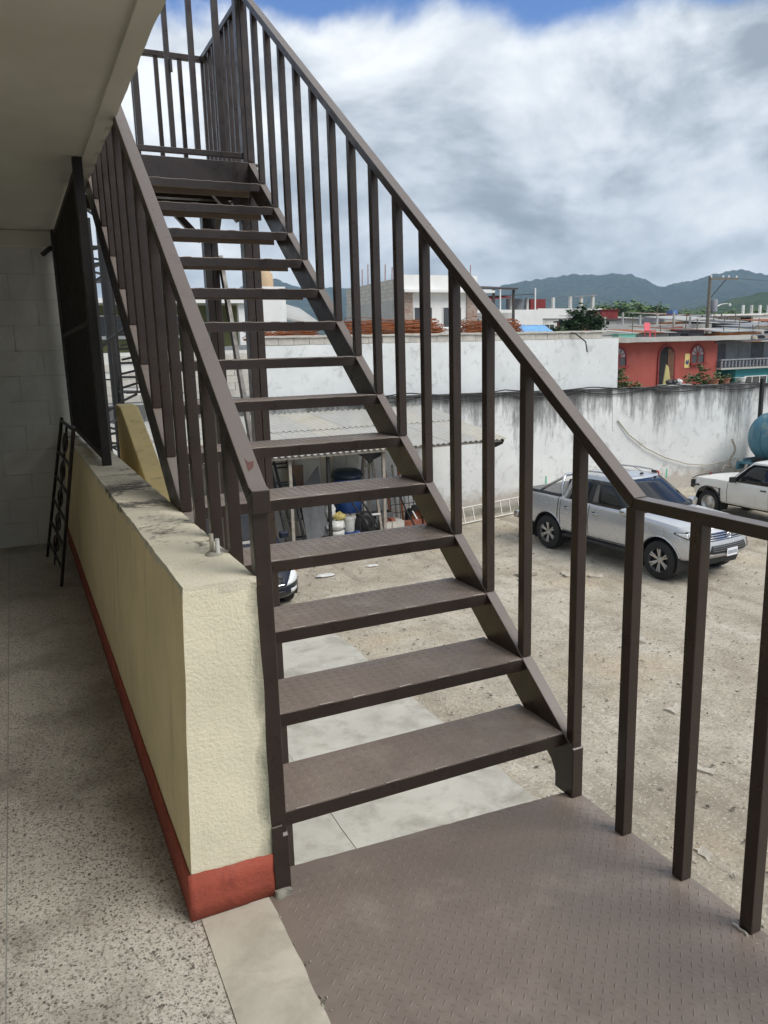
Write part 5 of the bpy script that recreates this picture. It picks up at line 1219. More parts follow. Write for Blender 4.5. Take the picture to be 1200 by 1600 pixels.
# ------------------------------------------------------------------ beyond the corridor: spiral stair, yellow wall
yw = MB((.68, 6, 0)); yw.prism([(.635, 5.80, 1.25), (.635, 5.55, 1.24), (.635, 4.50, .80), (.635, 3.3, -.1), (.635, 3.3, -.9), (.635, 5.80, -.9)], (.12, 0, 0))
YS = thing('stair_wall', (.68, 6, 0), 'yellow sloping stair wall just beyond the low cream wall', 'wall'); 
me = yw.mesh('slope'); link('wall_body', me, 'yellow_wall', YS, bevel=.008)
SS = thing('spiral_staircase', (1.36, 12, GZ), 'black iron spiral staircase far beyond the iron grille', 'spiral staircase'); SPO = (1.36, 12, GZ)
MB(SPO).cyl((1.36, 12, GZ), (1.36, 12, 4.2), .085, 14).build('centre_pole', 'black_iron', SS, smooth=40)
for k in range(30):
    a = -1.9+k*.36; z = GZ+.2*(k+1); c_, s_ = math.cos(a), math.sin(a); P = lambda r, b, dz: (1.36+r*math.cos(a+b), 12+r*math.sin(a+b), z+dz)
    t_ = MB(SPO).prism([P(.07, -.3, 0), P(.80, -.19, 0), P(.80, .19, 0), P(.07, .3, 0)], (0, 0, .03)).build('tread', 'black_iron', SS)
    MB(SPO).bar(P(.78, 0, .03), P(.78, 0, .95), .018).build('baluster', 'black_iron', t_)
    MB(SPO).bar(P(.1, 0, -.14), P(.75, 0, -.01), .02, .03).build('bracket', 'black_iron', t_)
MB(SPO).tube([(1.36+.78*math.cos(-1.9+k*.18), 12+.78*math.sin(-1.9+k*.18), GZ+.1*k+1.15) for k in range(60)], .02, 6).build('handrail', 'black_iron', SS, smooth=60)
lt = thing('iron_trellis', (1.0, 8.6, GZ), 'tall black iron lattice post just past the iron grille', 'iron frame'); LT = (1.0, 8.6, GZ)
for x in (.86, 1.02): MB(LT).bar((x, 8.6, GZ), (x, 8.6, 2.95), .022).build('upright', 'black_iron', lt)
for k in range(17): MB(LT).bar((.86, 8.6, -2.6+k*.33), (1.02, 8.6, -2.6+k*.33+(.1 if k % 2 else 0)), .016).build('rung', 'black_iron', lt)

# ------------------------------------------------------------------ neighbours and town
rg = MB((30, 30, GZ)); rg.box(16.48, 80, 18.25, 60, GZ-.2, -.78); tag(rg.build('raised_ground', 'earth'), 'raised ground of the houses behind the yard wall', 'ground', kind='structure')
def bld(name, lab, box, m_, cat='house'):
    x0, x1, y0, y1, z0, z1 = box; o = (x0, y0, z0); t_ = thing(name, o, lab, cat); t_['_o'] = 0; del t_['_o']
    MB(o).box(*box).build('wall', m_, t_); return t_, o
def window(t_, o, x0, x1, z0, z1, y, fm='white_paint', gm='dark_window', dep=.03, bars=1):
    f_ = MB(o); w_ = .05
    f_.box(x0, x1, y-dep, y-.002, z0, z0+w_); f_.box(x0, x1, y-dep, y-.002, z1-w_, z1); f_.box(x0, x0+w_, y-dep, y-.002, z0+w_, z1-w_); f_.box(x1-w_, x1, y-dep, y-.002, z0+w_, z1-w_)
    for i in range(bars): xm = x0+(x1-x0)*(i+1)/(bars+1); f_.box(xm-.02, xm+.02, y-dep, y-.002, z0+w_, z1-w_)
    fr = f_.build('window', fm, t_); MB(o).box(x0+.04, x1-.04, y-.012, y-.003, z0+.04, z1-.04).build('pane', gm, fr)
    MB(o).box(x0-.06, x1+.06, y-.10, y-.001, z0-.07, z0-.003).build('sill', fm, fr)

# white building with stone pilasters
A, AO = bld('white_house', 'white house with stone clad pilasters rising behind the rusty coils', (18.14, 22.55, 36, 43.2, GZ, 4.5), 'white_paint')
MB(AO).box(18.10, 18.139, 36.05, 43.25, GZ, 4.2).build('side_wall', 'render_grey', A)
MB(AO).box(18.12, 18.30, 36.2, 43.2, 4.501, 5.25).build('block_parapet', 'blockwork', A)
MB(AO).box(18.11, 18.135, 36.05, 43.2, 4.201, 4.9).build('block_band', 'blockwork', A)
MB(AO).box(18.14, 22.55, 36.0, 36.18, 4.62, 5.38).build('front_parapet', 'white_paint', A)
MB(AO).box(18.05, 23.35, 35.55, 36.6, 4.5, 4.62).build('cornice', 'white_paint', A)
for x0, x1 in ((18.16, 18.68), (21.86, 22.5)): MB(AO).box(x0, x1, 35.93, 35.999, GZ, 4.48).build('pilaster', 'stone_clad', A)
for x0, x1 in ((18.74, 19.85), (20.42, 21.58)): window(A, AO, x0, x1, 2.75, 3.82, 36.0)
for x0, x1 in ((18.74, 19.85), (20.42, 21.58)): window(A, AO, x0, x1, -.6, .7, 36.0)
rs = random.Random(12)
for k in range(9):
    x = 18.2+.05*rs.random(); y = 36.6+k*.75; h = .5+.9*rs.random(); MB(AO).bar((x, y, 5.2), (x+.03, y, 5.25+h), .035).build('rebar', 'rust', A)
for x in (21.7, 21.85, 22.3): MB(AO).bar((x, 36.3, 5.3), (x+.02, 36.3, 5.95), .03).build('rebar', 'rust', A)
# canopy beside it
ca = thing('roof_canopy', (26.5, 42, GZ), 'dark brown sloping canopy roof beside the white house', 'canopy'); CO = (26.5, 42, GZ)
MB(CO).prism([(25.2, 41, 5.15), (25.2, 44.5, 5.55), (25.2, 44.5, 5.65), (25.2, 41, 5.25)], (3.4, 0, 0)).build('roof', 'brown_roof', ca)
for x in (25.4, 27.0, 28.45): MB(CO).box(x-.06, x+.06, 41.2, 41.32, GZ, 5.16).build('post', 'brown_roof', ca)
MB(CO).box(24.0, 29.2, 42.4, 44, GZ, 3.85).build('base_wall', 'render_dirty', ca)
MB(CO).box(25.6, 26.6, 42.3, 42.39, 2.5, 3.5).build('window', 'dark_window', ca)
# long terrace house with unfinished upper floor
B, BO = bld('terrace_house', 'long pale house with an unfinished roof terrace of bare posts', (37.4, 44.4, 60, 68, GZ, 5.06), 'render_dirty')
MB(BO).box(44.41, 51.9, 60.6, 67, GZ, 4.7).build('wing_wall', 'render_dirty', B)
MB(BO).box(37.3, 44.5, 59.85, 59.99, 3.7, 5.06).build('parapet', 'white_paint', B)
MB(BO).box(44.41, 51.9, 60.45, 60.59, 4.3, 5.2).build('parapet', 'white_paint', B)
for x in (38.2, 40.3, 42.2, 44.0): MB(BO).box(x-.12, x+.12, 61.5, 61.75, 5.06, 6.2).build('column', 'render_dirty', B)
rf = MB(BO); rf.prism([(39.6, 60.6, 6.25), (44.3, 60.6, 6.45), (44.3, 60.6, 6.52), (39.6, 60.6, 6.32)], (0, 4, .2)); rf.build('roof', 'brown_roof', B)
MB(BO).prism([(38.4, 60.4, 5.9), (41.4, 60.4, 6.15), (41.4, 60.4, 6.26), (38.4, 60.4, 6.0)], (0, 3, .3)).build('red_roof', 'dark_red', B)
MB(BO).box(42.4, 44.2, 62.5, 62.7, 5.06, 6.2).build('room_wall', 'grey_sheet', B)
MB(BO).box(44.7, 46.4, 62, 63, 5.2, 6.15).build('red_panel', 'dark_red', B)
for x in (46.6, 48.6, 49.9, 51.3): MB(BO).box(x-.13, x+.13, 61.0, 61.26, 4.7, 6.2+.05*(x-46)).build('column', 'render_dirty', B)
MB(BO).prism([(48.9, 60.9, 6.25), (51.6, 60.9, 6.42), (51.6, 60.9, 6.52), (48.9, 60.9, 6.35)], (0, 3.4, .1)).build('roof_frame', 'grey_sheet', B)
for x in (40.2, 44.0): MB(BO).box(x-.05, x+.05, 60.3, 60.4, 5.06, 7.0).build('pipe', 'white_paint', B)
for x0, x1 in ((38.2, 39.2), (40.0, 40.8), (41.6, 42.8)): window(B, BO, x0, x1, 2.55, 3.4, 60.0)
for x0, x1 in ((45.2, 46.4), (48.0, 49.4)): window(B, BO, x0, x1, 2.7, 3.8, 60.6)
# dark red sheds, grey parapet with bare posts
D_, DO = bld('red_shed', 'dark red sheet metal shed behind the leafy bush', (39.3, 41.2, 48, 51, GZ, 3.55), 'dark_red', 'shed')
MB(DO).box(39.1, 43.2, 47.7, 51.2, 3.551, 3.66).build('roof', 'brown_roof', D_)
D2, DO2 = bld('red_shed', 'dark red water store standing above the grey parapet', (41.7, 43.3, 48.6, 50.5, 3.661, 4.35), 'dark_red', 'shed')
MB(DO2).box(41.6, 43.4, 48.5, 50.6, 4.351, 4.40).build('roof', 'dark_red', D2)
GP, GPO = bld('grey_house', 'grey unpainted house with bare column stubs on its flat roof', (39.4, 50.6, 46, 47.4, GZ, 3.15), 'render_grey')
for k in range(6):
    x = 40.0+k*1.7; MB(GPO).box(x-.06, x+.06, 46.2, 46.32, 3.15, 3.7+.5*rs.random()).build('column_stub', 'render_grey', GP)
MB(GPO).box(46.3, 47.4, 45.9, 45.999, 2.0, 2.95).build('red_shutter', 'dark_red', GP)
dr = thing('blue_drum', (58.4, 58, 4.0), 'small blue water drum on a far roof', 'drum'); MB((58.4, 58, 4.0)).lathe([(.001, .85), (.45, .85), (.5, .7), (.5, 0), (.4, 0)], 16, (58.4, 58, 4.0)).build('barrel', 'sky_blue', dr, smooth=40)
MB((58.4, 58, 4.0)).box(56.5, 60, 57, 60, GZ, 4.0).build('stand', 'render_grey', dr)
# orange sheet wall, white roofed sheds, rusty fence
E_, EO = bld('orange_shed', 'shed of orange rusted sheets left of the utility pole', (51.6, 55.2, 50, 54, GZ, 3.5), 'orange_wall', 'shed')
MB(EO).prism([(51.4, 49.8, 3.52), (55.4, 49.8, 3.62), (55.4, 49.8, 3.70), (51.4, 49.8, 3.60)], (0, 4.4, .5)).build('roof', 'zinc', E_)
for k in range(7): MB(EO).box(51.6+k*.52, 51.64+k*.52, 49.95, 49.999, 2.2, 3.5).build('batten', 'pole', E_)
E2, EO2 = bld('white_roofed_shed', 'shed with a white sheet roof right of the utility pole', (60.4, 66, 55, 60, GZ, 4.1), 'render_dirty', 'shed')
MB(EO2).prism([(59.8, 54.4, 4.12), (66.6, 54.4, 4.18), (66.6, 54.4, 4.34), (59.8, 54.4, 4.28)], (0, 6, .2)).build('roof', 'white_paint', E2)
MB(EO2).box(64.3, 65.6, 54.9, 54.999, 3.2, 4.0).build('opening', 'void', E2)
E3, EO3 = bld('rusty_shed', 'low shed of brown rusted sheets at the right edge', (52.8, 60, 45, 49, GZ, 2.72), 'orange_wall', 'shed')
for k in range(14): MB(EO3).box(52.8+k*.52, 53.28+k*.52, 44.95, 44.99-.008*(k % 2), 1.2, 2.7).build('sheet', 'rust' if k % 3 else 'dark_red', E3)
MB(EO3).prism([(52.5, 44.6, 2.74), (60.3, 44.6, 2.84), (60.3, 44.6, 2.92), (52.5, 44.6, 2.82)], (0, 4.5, .4)).build('roof', 'grey_sheet', E3)
E4, EO4 = bld('pale_house', 'pale far house under a pink flag at the right edge', (67, 74, 56, 62, GZ, 4.3), 'render_dirty')
MB(EO4).box(66.8, 74.2, 55.8, 62.2, 4.301, 4.42).build('roof', 'white_paint', E4)
for k in range(4): MB(EO4).box(66.9+k*1.2, 67.1+k*1.2, 57, 57.2, 4.421, 5.3).build('column_stub', 'render_dirty', E4)
window(E4, EO4, 68.2, 69.6, 2.9, 3.9, 56.0)
for k in range(5):
    x = 56.2+k*1.35; y = 52.2+.5*k
    tag(MB((x, y, GZ)).box(x-.05, x+.05, y-.05, y+.05, GZ, 4.1+.25*(k % 2)).build('fence_post', 'pole'), '%s bare post from the left in the row right of the utility pole' % ('first', 'second', 'third', 'fourth', 'fifth')[k], 'post', 'bare posts behind the red house')
# utility pole
U = thing('utility_pole', (49.0, 45, GZ), 'weathered utility pole with a side arm and grey transformer', 'utility pole'); UP = (49.0, 45, GZ)
MB(UP).tube([(48.95, 45, GZ), (49.05, 45, 6.65)], [.17, .115], 12).build('shaft', 'pole', U, smooth=50)
MB(UP).bar((48.98, 44.9, 6.42), (51.9, 44.9, 6.46), .10, .12).build('cross_arm', 'pole', U)
MB(UP).bar((49.15, 44.9, 5.1), (50.6, 44.9, 6.40), .05, .05).build('arm_brace', 'black_iron', U)
for x in (49.05, 50.3, 50.9, 51.75): MB(UP).lathe([(.05, 0), (.09, .05), (.05, .09), (.08, .13), (.03, .18), (.001, .19)], 10, (x, 44.9, 6.52)).build('insulator', 'white_paint', U, smooth=50)
MB(UP).lathe([(.001, .95), (.22, .95), (.26, .88), (.26, .05), (.2, 0), (.001, 0)], 16, (49.5, 44.9, 3.95)).build('transformer', 'grey_sheet', U, smooth=40)
MB(UP).tube([(49.1, 44.95, 4.1), (50.2, 44.9, 4.55), (51.0, 44.9, 4.62)], .03, 6).build('lamp_arm', 'alloy', U, smooth=60)
MB(UP).lathe([(.001, -.03), (.06, -.2), (.10, -.1), (.001, .05)], 8, (51.2, 44.9, 4.62)).build('street_lamp', 'white_paint', U, smooth=60)
for k, (z, xe, ze, lb) in enumerate([(6.6, 90, 5.8, 'highest power line running right from the utility pole'), (4.2, 90, 3.6, 'low sagging line running right from the utility pole'), (3.8, 41, 3.0, 'low sagging line running left from the utility pole'), (3.3, 90, 2.6, 'lowest sagging line running right from the utility pole')]):
    pts = [(49.05+(xe-49.05)*t_, 44.85, z+(ze-z)*t_-1.2*t_*(1-t_)*(1.3 if k > 1 else .8)) for t_ in np.linspace(0, 1, 16)]
    tag(MB((49, 44.85, z)).tube(pts, .014 if k > 1 else .010, 4).build('power_line', 'cable'), lb, 'power line', 'power lines')

rs = random.Random(44)
SHK = [(37.0, 40.5, 3.6, 2.35, 'rust'), (41.2, 41, 3.2, 2.55, 'dark_sheet'), (45.0, 40.2, 4.2, 2.30, 'zinc'), (49.8, 41.2, 3.0, 2.75, 'grey_sheet'), (53.3, 40.6, 4.4, 2.45, 'dark_red'), (58.4, 41.5, 5, 2.6, 'zinc_tan'), (52.2, 47.6, 3.6, 3.2, 'dark_sheet'), (61.5, 49.5, 5, 3.3, 'rust'), (43.5, 52.5, 5.5, 3.9, 'zinc'), (55.6, 57.5, 4.4, 4.4, 'rust')]
for k, (x, y, wd, h, rm) in enumerate(SHK):
    t_, o = bld('shack', '%s low sheet metal shack from the left among those behind the red house' % ('first second third fourth fifth sixth seventh eighth ninth tenth'.split()[k]), (x, x+wd, y, y+3, GZ, h), ('render_grey', 'dark_sheet', 'orange_wall', 'render_dirty', 'grey_sheet')[k % 5], 'shack'); t_['group'] = 'shacks behind the red house'
    nsh = int(wd/.8); sl = .25*rs.uniform(-1, 1)
    for q in range(nsh):
        a0 = x-.3+q*(wd+.6)/nsh; a1 = a0+(wd+.6)/nsh+.02; z0 = h+.04+.006*(q % 2)+sl*(a0-x)/wd*.4; z1 = h+.04+.006*(q % 2)+sl*(a1-x)/wd*.4
        MB(o).prism([(a0, y-.4, z0), (a1, y-.4, z1), (a1, y-.4, z1+.03), (a0, y-.4, z0+.03)], (0, 3.7, .35)).build('roof_sheet', rm if q % 3 else ('zinc', 'rust', 'grey_sheet')[k % 3], t_)
    MB(o).box(x+wd*.3, x+wd*.3+.7, y-.03, y-.002, h-.9, h-.25).build('opening', 'void', t_)
    for q in range(3):
        px_ = x+wd*(.15+.35*q); MB(o).bar((px_, y+.2, h), (px_+.1*rs.uniform(-1, 1), y+.2, h+.5+.7*rs.random()), .05).build('stick', 'pole', t_)
# red house with arched openings
RX, RO_ = bld('red_house', 'low red plastered house with an arched door and arched windows', (26.6, 34.62, 31, 37, -.78, 1.74), 'red_wall')
me = subdivided_box(26.2, 36.4, 30.4, 37.4, 1.742, 1.98, .5, RO_); rough_mesh(me, .03, 2); link('roof_slab', me, 'render_grey', RX, smooth=40)
def arch(cx, hw, z0, zs_, n_=12): return [(cx-hw, z0), (cx+hw, z0)]+[(cx+hw*math.cos(a), zs_+hw*1.05*math.sin(a)) for a in np.linspace(0, math.pi, n_)]
def arch_ring(t_, cx, hw, z0, zs_, m_, name, y=30.93, wd=.09):
    mb = MB(RO_); a_ = arch(cx, hw, z0, zs_); b_ = arch(cx, hw+wd, z0, zs_)
    for i in range(1, len(a_)-1): mb.prism([(a_[i][0], y, a_[i][1]), (a_[i+1][0], y, a_[i+1][1]), (b_[i+1][0], y, b_[i+1][1]), (b_[i][0], y, b_[i][1])], (0, .06, 0))
    a0, b0, a1, b1 = a_[0], b_[0], a_[-1], b_[-1]; mb.prism([(a0[0], y, a0[1]), (a1[0], y, a1[1]), (b1[0], y, b1[1]), (b0[0], y, b0[1])], (0, .06, 0))
    return mb.build(name, m_, t_)
dr_ = arch_ring(RX, 30.95, .52, -.77, .95, 'dark_red', 'door')
MB(RO_).prism([(x, 30.975, z) for x, z in arch(30.95, .52, -.77, .95)], (0, .02, 0)).build('doorway', 'void', dr_)
for k in range(3): MB(RO_).prism([(31.03+k*.145, 30.94, -.76), (31.165+k*.145, 30.94, -.76), (31.165+k*.145, 30.94, 1.34-.12*k*k*.5), (31.03+k*.145, 30.94, 1.42-.08*k*k*.5)], (0, .03, 0)).build('door_leaf_plank', 'door_wood', dr_)
for cx in (33.15, 27.75):
    fr = arch_ring(RX, cx, .44, .60, 1.02, 'dark_red', 'window')
    MB(RO_).prism([(x, 30.972, z) for x, z in arch(cx, .44, .60, 1.02)], (0, .02, 0)).build('pane', 'dark_window', fr)
    MB(RO_).prism([(x, 30.962, z) for x, z in arch(cx, .40, 1.03, 1.04)], (0, .008, 0)).build('fanlight', 'grey_sheet', fr)
    for a in np.linspace(.5, math.pi-.5, 4): MB(RO_).bar((cx, 30.952, 1.03), (cx+.42*math.cos(a), 30.952, 1.04+.42*math.sin(a)), .035).build('glazing_bar', 'dark_red', fr)
    MB(RO_).box(cx-.03, cx+.03, 30.94, 30.965, .60, 1.03).build('glazing_bar', 'dark_red', fr); MB(RO_).box(cx-.44, cx+.44, 30.94, 30.965, 1.0, 1.04).build('glazing_bar', 'dark_red', fr)
    MB(RO_).box(cx-.58, cx+.58, 30.82, 30.998, .50, .598).build('sill', 'dark_red', fr)
ps = thing('poster', (32.43, 30.97, .35), 'yellow poster with a dark figure on the red wall beside the arched window', 'poster')
MB((32.43, 30.97, .35)).prism([(32.24, 30.985, .36), (32.60, 30.985, .34), (32.62, 30.985, 1.08), (32.26, 30.985, 1.10)], (0, -.01, 0)).build('sheet', 'poster', ps)
MB((32.43, 30.97, .35)).prism([(32.30, 30.974, .58), (32.42, 30.974, .50), (32.56, 30.974, .62), (32.52, 30.974, .80), (32.42, 30.974, .70), (32.34, 30.974, .80)], (0, -.004, 0)).build('figure', 'ink', ps)
# grey and teal house right of it
TH, TO_ = bld('teal_house', 'teal house with a white framed window half hidden by the yard wall', (36.1, 44, 31, 37, -.78, .17), 'teal_wall')
window(TH, TO_, 36.8, 38.6, -.72, -.24, 31.0, bars=2)
window(TH, TO_, 40.0, 41.6, -.72, -.24, 31.0, bars=2)
MB(TO_).box(34.64, 44, 30.7, 31.6, .171, .26).build('balcony_slab', 'render_grey', TH)
for k in range(34): MB(TO_).lathe([(.04, .27), (.075, .34), (.045, .46), (.075, .58), (.04, .66)], 8, (34.78+k*.27, 30.82, 0)).build('baluster', 'grey_sheet', TH, smooth=50)
MB(TO_).box(34.64, 44, 30.72, 30.92, .661, .73).build('balcony_rail', 'grey_sheet', TH)
MB(TO_).box(34.64, 44, 32.4, 37, .261, 1.62).build('upper_wall', 'dark_sheet', TH)
for k in range(9): MB(TO_).box(34.7+k*1.03, 35.7+k*1.03, 32.33, 32.39-.01*(k % 2), .30, 1.6).build('wall_sheet', ('grey_sheet', 'dark_sheet', 'grey_sheet')[k % 3], TH)
MB(TO_).prism([(34.4, 30.9, 1.58), (44, 30.9, 1.80), (44, 30.9, 1.88), (34.4, 30.9, 1.66)], (0, 4, .25)).build('roof', 'dark_sheet', TH)
for k in range(10):
    x = 35+k*.9; o = link('roof_stone', subdivided_box(-.2, .2, -.2, .2, 0, .16, .1), 'stone' if k % 2 else 'black_plastic', TH, smooth=40); rough_mesh(o.data, .08, 5, k); o.location = (x-TO_[0], 31.4-TO_[1]+.3*(k % 3), 1.72+.02*k-TO_[2])
# leftovers on the red roof
pc_ = thing('plastic_chair', (34.6, 36, 1.98), 'pink plastic chair on the roof of the red house', 'chair'); PC = (34.6, 36, 1.98)
MB(PC).box(34.35, 34.85, 35.8, 36.25, 2.40, 2.45).build('seat', 'pink', pc_); MB(PC).prism([(34.38, 36.25, 2.45), (34.82, 36.25, 2.45), (34.92, 36.4, 2.92), (34.48, 36.4, 2.92)], (0, .03, 0)).build('backrest', 'pink', pc_)
for x in (34.38, 34.82):
    for y in (35.84, 36.2): MB(PC).bar((x, y, 1.98), (x, y, 2.40), .04).build('leg', 'pink', pc_)
mt_ = thing('water_trough', (33.2, 36.6, 1.98), 'mint green trough on the roof of the red house', 'trough'); MB((33.2, 36.6, 1.98)).prism([(32.6, 36.4, 2.0), (33.8, 36.4, 2.0), (33.9, 36.4, 2.26), (32.5, 36.4, 2.26)], (0, .6, 0)).build('shell', 'mint', mt_)
MB((33.2, 36.6, 1.98)).box(32.5, 33.9, 36.35, 37.05, 2.261, 2.29).build('rim', 'mint', mt_)
tp = MB((25, 34, 2.2)); tp.grid(lambda u, v: (24.0+1.95*u, 33.6+1.2*v, 2.80-.55*(1-v)+.06*mnoise.noise((u*5, v*4, 1))), list(np.linspace(0, 1, 12)), list(np.linspace(0, 1, 6)))
tag(tp.build('tarpaulin', 'blue_tarp', smooth=60, solid=.01), 'light blue tarpaulin stretched beside the leafy bush', 'tarpaulin')
tph = MB((25, 34, GZ)); tph.box(23.8, 31.5, 34.9, 41, GZ, 2.1); tag(tph.build('low_house', 'render_grey'), 'low grey house carrying the leafy bush and blue tarpaulin', 'house')
# olive house with white columns behind the stairs
O_, OO = bld('olive_house', 'olive green house with a white porch glimpsed between the treads', (2.0, 8.3, 31, 37, GZ, 3.55), 'olive_wall')
MB(OO).box(1.5, 8.6, 29.6, 37.2, 3.551, 3.72).build('roof', 'white_paint', O_)
for x in (2.2, 5.0, 8.15): MB(OO).box(x-.12, x+.12, 29.8, 30.04, GZ, 3.55).build('column', 'white_paint', O_)
for x0, x1 in ((5.6, 6.5), (3.0, 4.0)): window(O_, OO, x0, x1, 2.4, 3.2, 31.0)
W_, WO_ = bld('white_annex', 'small white block with a beige tank on top glimpsed between the treads', (9.0, 10.0, 30, 33, GZ, 4.2), 'white_paint')
MB(WO_).lathe([(.001, .7), (.2, .68), (.34, .5), (.36, .1), (.34, 0)], 18, (9.35, 30.6, 4.2)).build('water_tank', 'beige', W_, smooth=40)
MB(WO_).prism([(10.01, 30, 2.95), (11.6, 30, 2.6), (11.6, 33, 3.5), (10.01, 33, 3.9)], (0, 0, .08)).build('lean_to_roof', 'zinc', W_)
L_, LO_ = bld('far_house', 'low tiled house glimpsed left beyond the spiral staircase', (-1.5, 2.2, 34, 40, GZ, 3.3), 'white_paint')
MB(LO_).prism([(-1.8, 33.7, 3.3), (2.5, 33.7, 3.3), (2.5, 37, 4.3), (-1.8, 37, 4.3)], (0, 0, .1)).build('roof', 'brick', L_)
window(L_, LO_, .2, 1.3, 1.6, 2.6, 34.0)

# ------------------------------------------------------------------ plants
def crown(mb, c, rad, nclump, nleaf, leaf, rng, flat=.8, spread=.42):
    cx, cy, cz = c
    for k in range(nclump):
        while True:
            p = Vector((rng.uniform(-1, 1), rng.uniform(-1, 1), rng.uniform(-1, 1)))
            if p.length < 1: break
        p *= .55+.45*rng.random(); q = Vector((cx+p.x*rad[0], cy+p.y*rad[1], cz+p.z*rad[2])); s = spread*min(rad)*(.6+.8*rng.random())
        for j in range(nleaf):
            d = Vector((rng.gauss(0, 1), rng.gauss(0, 1), rng.gauss(0, .7))).normalized()*s*rng.random()**.5; a = rng.random()*6.28; b = rng.uniform(-.9, .9); l = leaf*(.6+.8*rng.random())
            u = Vector((math.cos(a), math.sin(a), b*.7)).normalized()*l; v = Vector((-math.sin(a), math.cos(a), rng.uniform(-.6, .6))).normalized()*l*.45; e = q+d
            mb.add([e, e+u*.5+v, e+u, e+u*.5-v], [(0, 1, 2, 3)])
def tree(name, lab, base, crowns, trunk_r, leafmat, nclump, nleaf, leaf, seed, cat='tree', group=None):
    rng = random.Random(seed); t_ = thing(name, base, lab, cat, group); b = Vector(base)
    tk_ = MB(b); top = Vector(crowns[0][0]); tk_.tube([b, b.lerp(top, .5)+Vector((.1, 0, 0))*trunk_r, top], [trunk_r, trunk_r*.75, trunk_r*.35], 8)
    for c, r in crowns:
        for k in range(4):
            e = Vector(c)+Vector((rng.uniform(-.6, .6)*r[0], rng.uniform(-.6, .6)*r[1], rng.uniform(-.3, .6)*r[2])); tk_.tube([b.lerp(top, .55), (b.lerp(top, .6)+e)/2+Vector((0, 0, .05)), e], [trunk_r*.45, trunk_r*.3, trunk_r*.12], 5)
    tk_.build('trunk', 'bark', t_, smooth=60)
    cm = MB(b)
    for c, r in crowns: crown(cm, c, r, nclump, nleaf, leaf, rng)
    cm.build('crown', leafmat, t_); return t_
tree('bush', 'dense dark leafy bush on the roof beyond the pale wall', (30.0, 37, 2.1), [((30.3, 37, 3.25), (1.15, 1.0, .75)), ((29.4, 37, 2.75), (.8, .8, .5)), ((31.1, 37, 2.95), (.65, .8, .65))], .12, 'leaf_dark', 46, 30, .17, 1, 'bush')
tree('bush', 'low pale leafed shrub at the left foot of the leafy bush', (27.9, 36.4, 2.1), [((27.9, 36.4, 2.45), (.8, .6, .4))], .05, 'leaf_mid', 26, 22, .15, 2, 'bush')
# plants before the red house
for i, (x, y, z, rx_, rz_, lm, lab) in enumerate([(18.35, 20.6, .25, .55, .55, 'leaf_mid', 'straggly shrub at the left end of the red house'), (19.0, 20.4, .05, .45, .40, 'leaf_pale', 'pale weedy shrub left of the arched door'), (21.75, 20.4, .2, .42, .48, 'leaf_mid', 'green shrub below the right arched window'), (22.7, 20.3, .12, .42, .46, 'leaf_pale', 'pale shrub right of the arched window'), (23.35, 20.3, .15, .30, .45, 'leaf_mid', 'dark shrub beside the white pot'), (18.9, 20.9, .35, .25, .7, 'leaf_pale', 'tall dry weed before the red house'), (22.25, 20.6, .3, .2, .75, 'leaf_pale', 'thin tall weed at the right corner of the red house')]):
    tree('shrub', lab, (x, y, -.78), [((x, y, z), (rx_, .4, rz_))], .03, lm, 26, 22, .09, 20+i, 'shrub', 'shrubs before the red house')
for i, (x, y, m_, lab) in enumerate([(23.8, 20.2, 'white_paint', 'white plant pot on the ledge behind the yard wall'), (22.35, 20.1, 'pot', 'left clay pot among the shrubs'), (22.95, 20.15, 'pot', 'right clay pot among the shrubs')]):
    p_ = thing('plant_pot', (x, y, -.78), lab, 'pot', 'pots behind the yard wall'); MB((x, y, -.78)).box(x-.22, x+.22, y-.2, y+.2, -.78, .05).build('stand', 'old_wood', p_)
    MB((x, y, -.78)).lathe([(.13, .051), (.17, .31), (.19, .31), (.19, .35), (.15, .35)], 16, (x, y, 0)).build('pot', m_, p_, smooth=40)
b_ = MB((22, 22, -.7)); b_.prism([(21.75, 22, -.7), (22.45, 22, -.75), (22.42, 22.3, .75), (22.3, 22.3, .85)], (0, .04, 0)); tag(b_.build('leaning_board', 'olive_board'), 'pointed yellow board leaning before the arched door', 'board')
for k in range(3): sack('sack', 20.45+k*.24, 20.3, .22, .13, .1, .08, ('left', 'middle', 'right')[k]+' dark bundle on the ledge before the red house', 'black_plastic' if k < 2 else 'white_bag', 40+k)
lg = MB((21, 20.3, -.78)); lg.box(20.2, 21.3, 20.1, 20.6, -.78, .215); tag(lg.build('ledge', 'render_grey'), 'low grey ledge behind the yard wall', 'ledge')
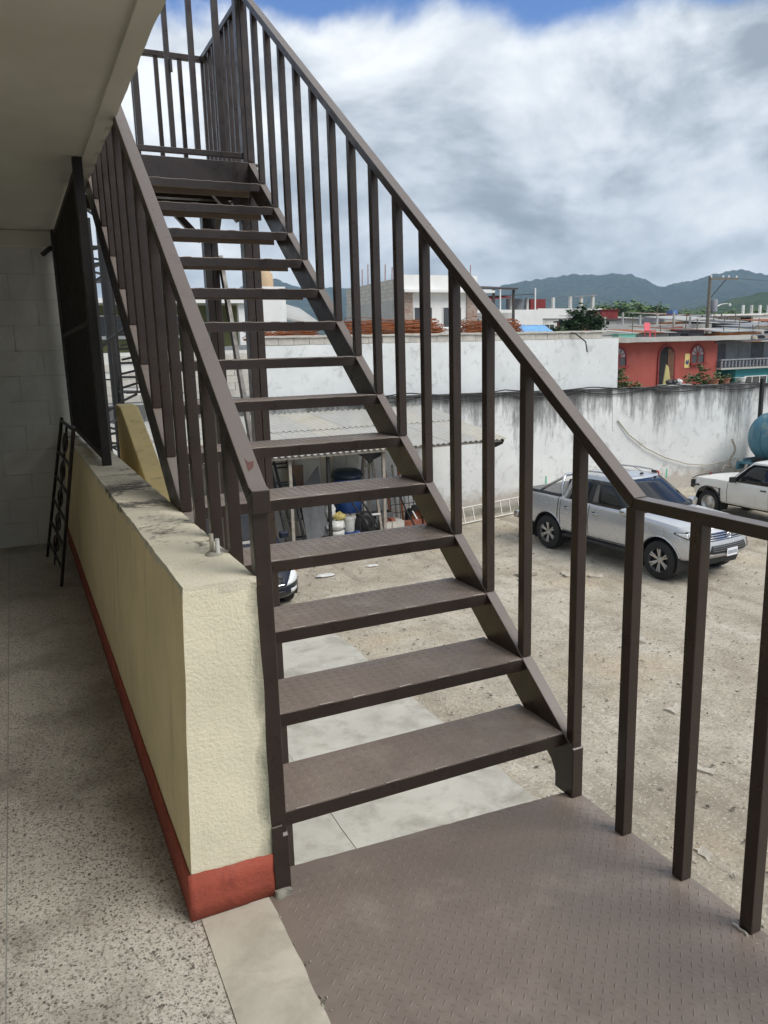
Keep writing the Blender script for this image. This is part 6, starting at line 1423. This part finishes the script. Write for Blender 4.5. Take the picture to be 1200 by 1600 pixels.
# far trees between the roofs and the hills
rng = random.Random(77)
FT = [(124, 140, 11.6, 7.5), (131, 142, 12, 7), (137.5, 141, 10.6, 6.5), (143, 140, 9.4, 6), (117, 145, 10.8, 6), (150, 142, 8.8, 6), (128, 150, 12, 8), (160, 150, 9.4, 7), (170, 150, 10, 7), (181, 150, 10.6, 8), (193, 152, 11.2, 8)]
for i, (x, y, zt_, r) in enumerate(FT):
    tree('tree', ['%s of the far trees between the grey house and the hills, counted from the left' % w_ for w_ in ('second', 'fourth', 'fifth', 'sixth', 'first', 'seventh', 'third', 'eighth', 'ninth', 'tenth', 'eleventh')][i], (x, y, GZ), [((x, y, zt_-r*.5), (r*.75, r*.6, r*.55)), ((x+r*.5, y, zt_-r*.75), (r*.5, r*.5, r*.4))], .35, 'leaf_far', 70, 22, .75, 100+i, 'tree', 'far trees below the hills')
# more roofs filling the town towards the hills
rng = random.Random(5)
TM = ['render_dirty', 'render_grey', 'white_paint', 'red_wall', 'cream_board', 'render_dirty']
for i in range(26):
    y = 80+rng.random()*150; a = R(9+i*1.75+rng.random()); x = y*math.tan(a); wd = 6+5*rng.random(); h = 1.2+2.4*rng.random()+(y-80)*.012
    t_, o = bld('town_house', '%s far town house from the left along the foot of the hills' % ('first second third fourth fifth sixth seventh eighth ninth tenth eleventh twelfth thirteenth fourteenth fifteenth sixteenth seventeenth eighteenth nineteenth twentieth twenty-first twenty-second twenty-third twenty-fourth twenty-fifth twenty-sixth'.split()[i]), (x, x+wd, y, y+8, GZ, h), TM[i % 6]); t_['group'] = 'far town houses'
    MB(o).box(x-.3, x+wd+.3, y-.3, y+8.3, h+.001, h+.2).build('roof', ('zinc', 'brown_roof', 'rust', 'zinc_tan')[i % 4], t_)
    for k in range(2): window(t_, o, x+1+k*2.6, x+2.3+k*2.6, h-1.9, h-.8, y)

# ------------------------------------------------------------------ haze: even, thin air over the whole place
hz = MB(); hz.box(-4900, 4900, -4900, 4900, GZ-1.2, 325)
hm = bpy.data.materials.new('haze'); hm.use_nodes = True; t = hm.node_tree; t.nodes.clear()
pv = N(t, 'ShaderNodeVolumePrincipled'); pv.inputs['Color'].default_value = (.55, .77, 1, 1); pv.inputs['Density'].default_value = .00022; pv.inputs['Anisotropy'].default_value = .2
t.links.new(pv.outputs[0], N(t, 'ShaderNodeOutputMaterial').inputs['Volume'])
tag(hz.build('haze', hm), 'thin blue haze over the whole valley', 'haze', kind='stuff')
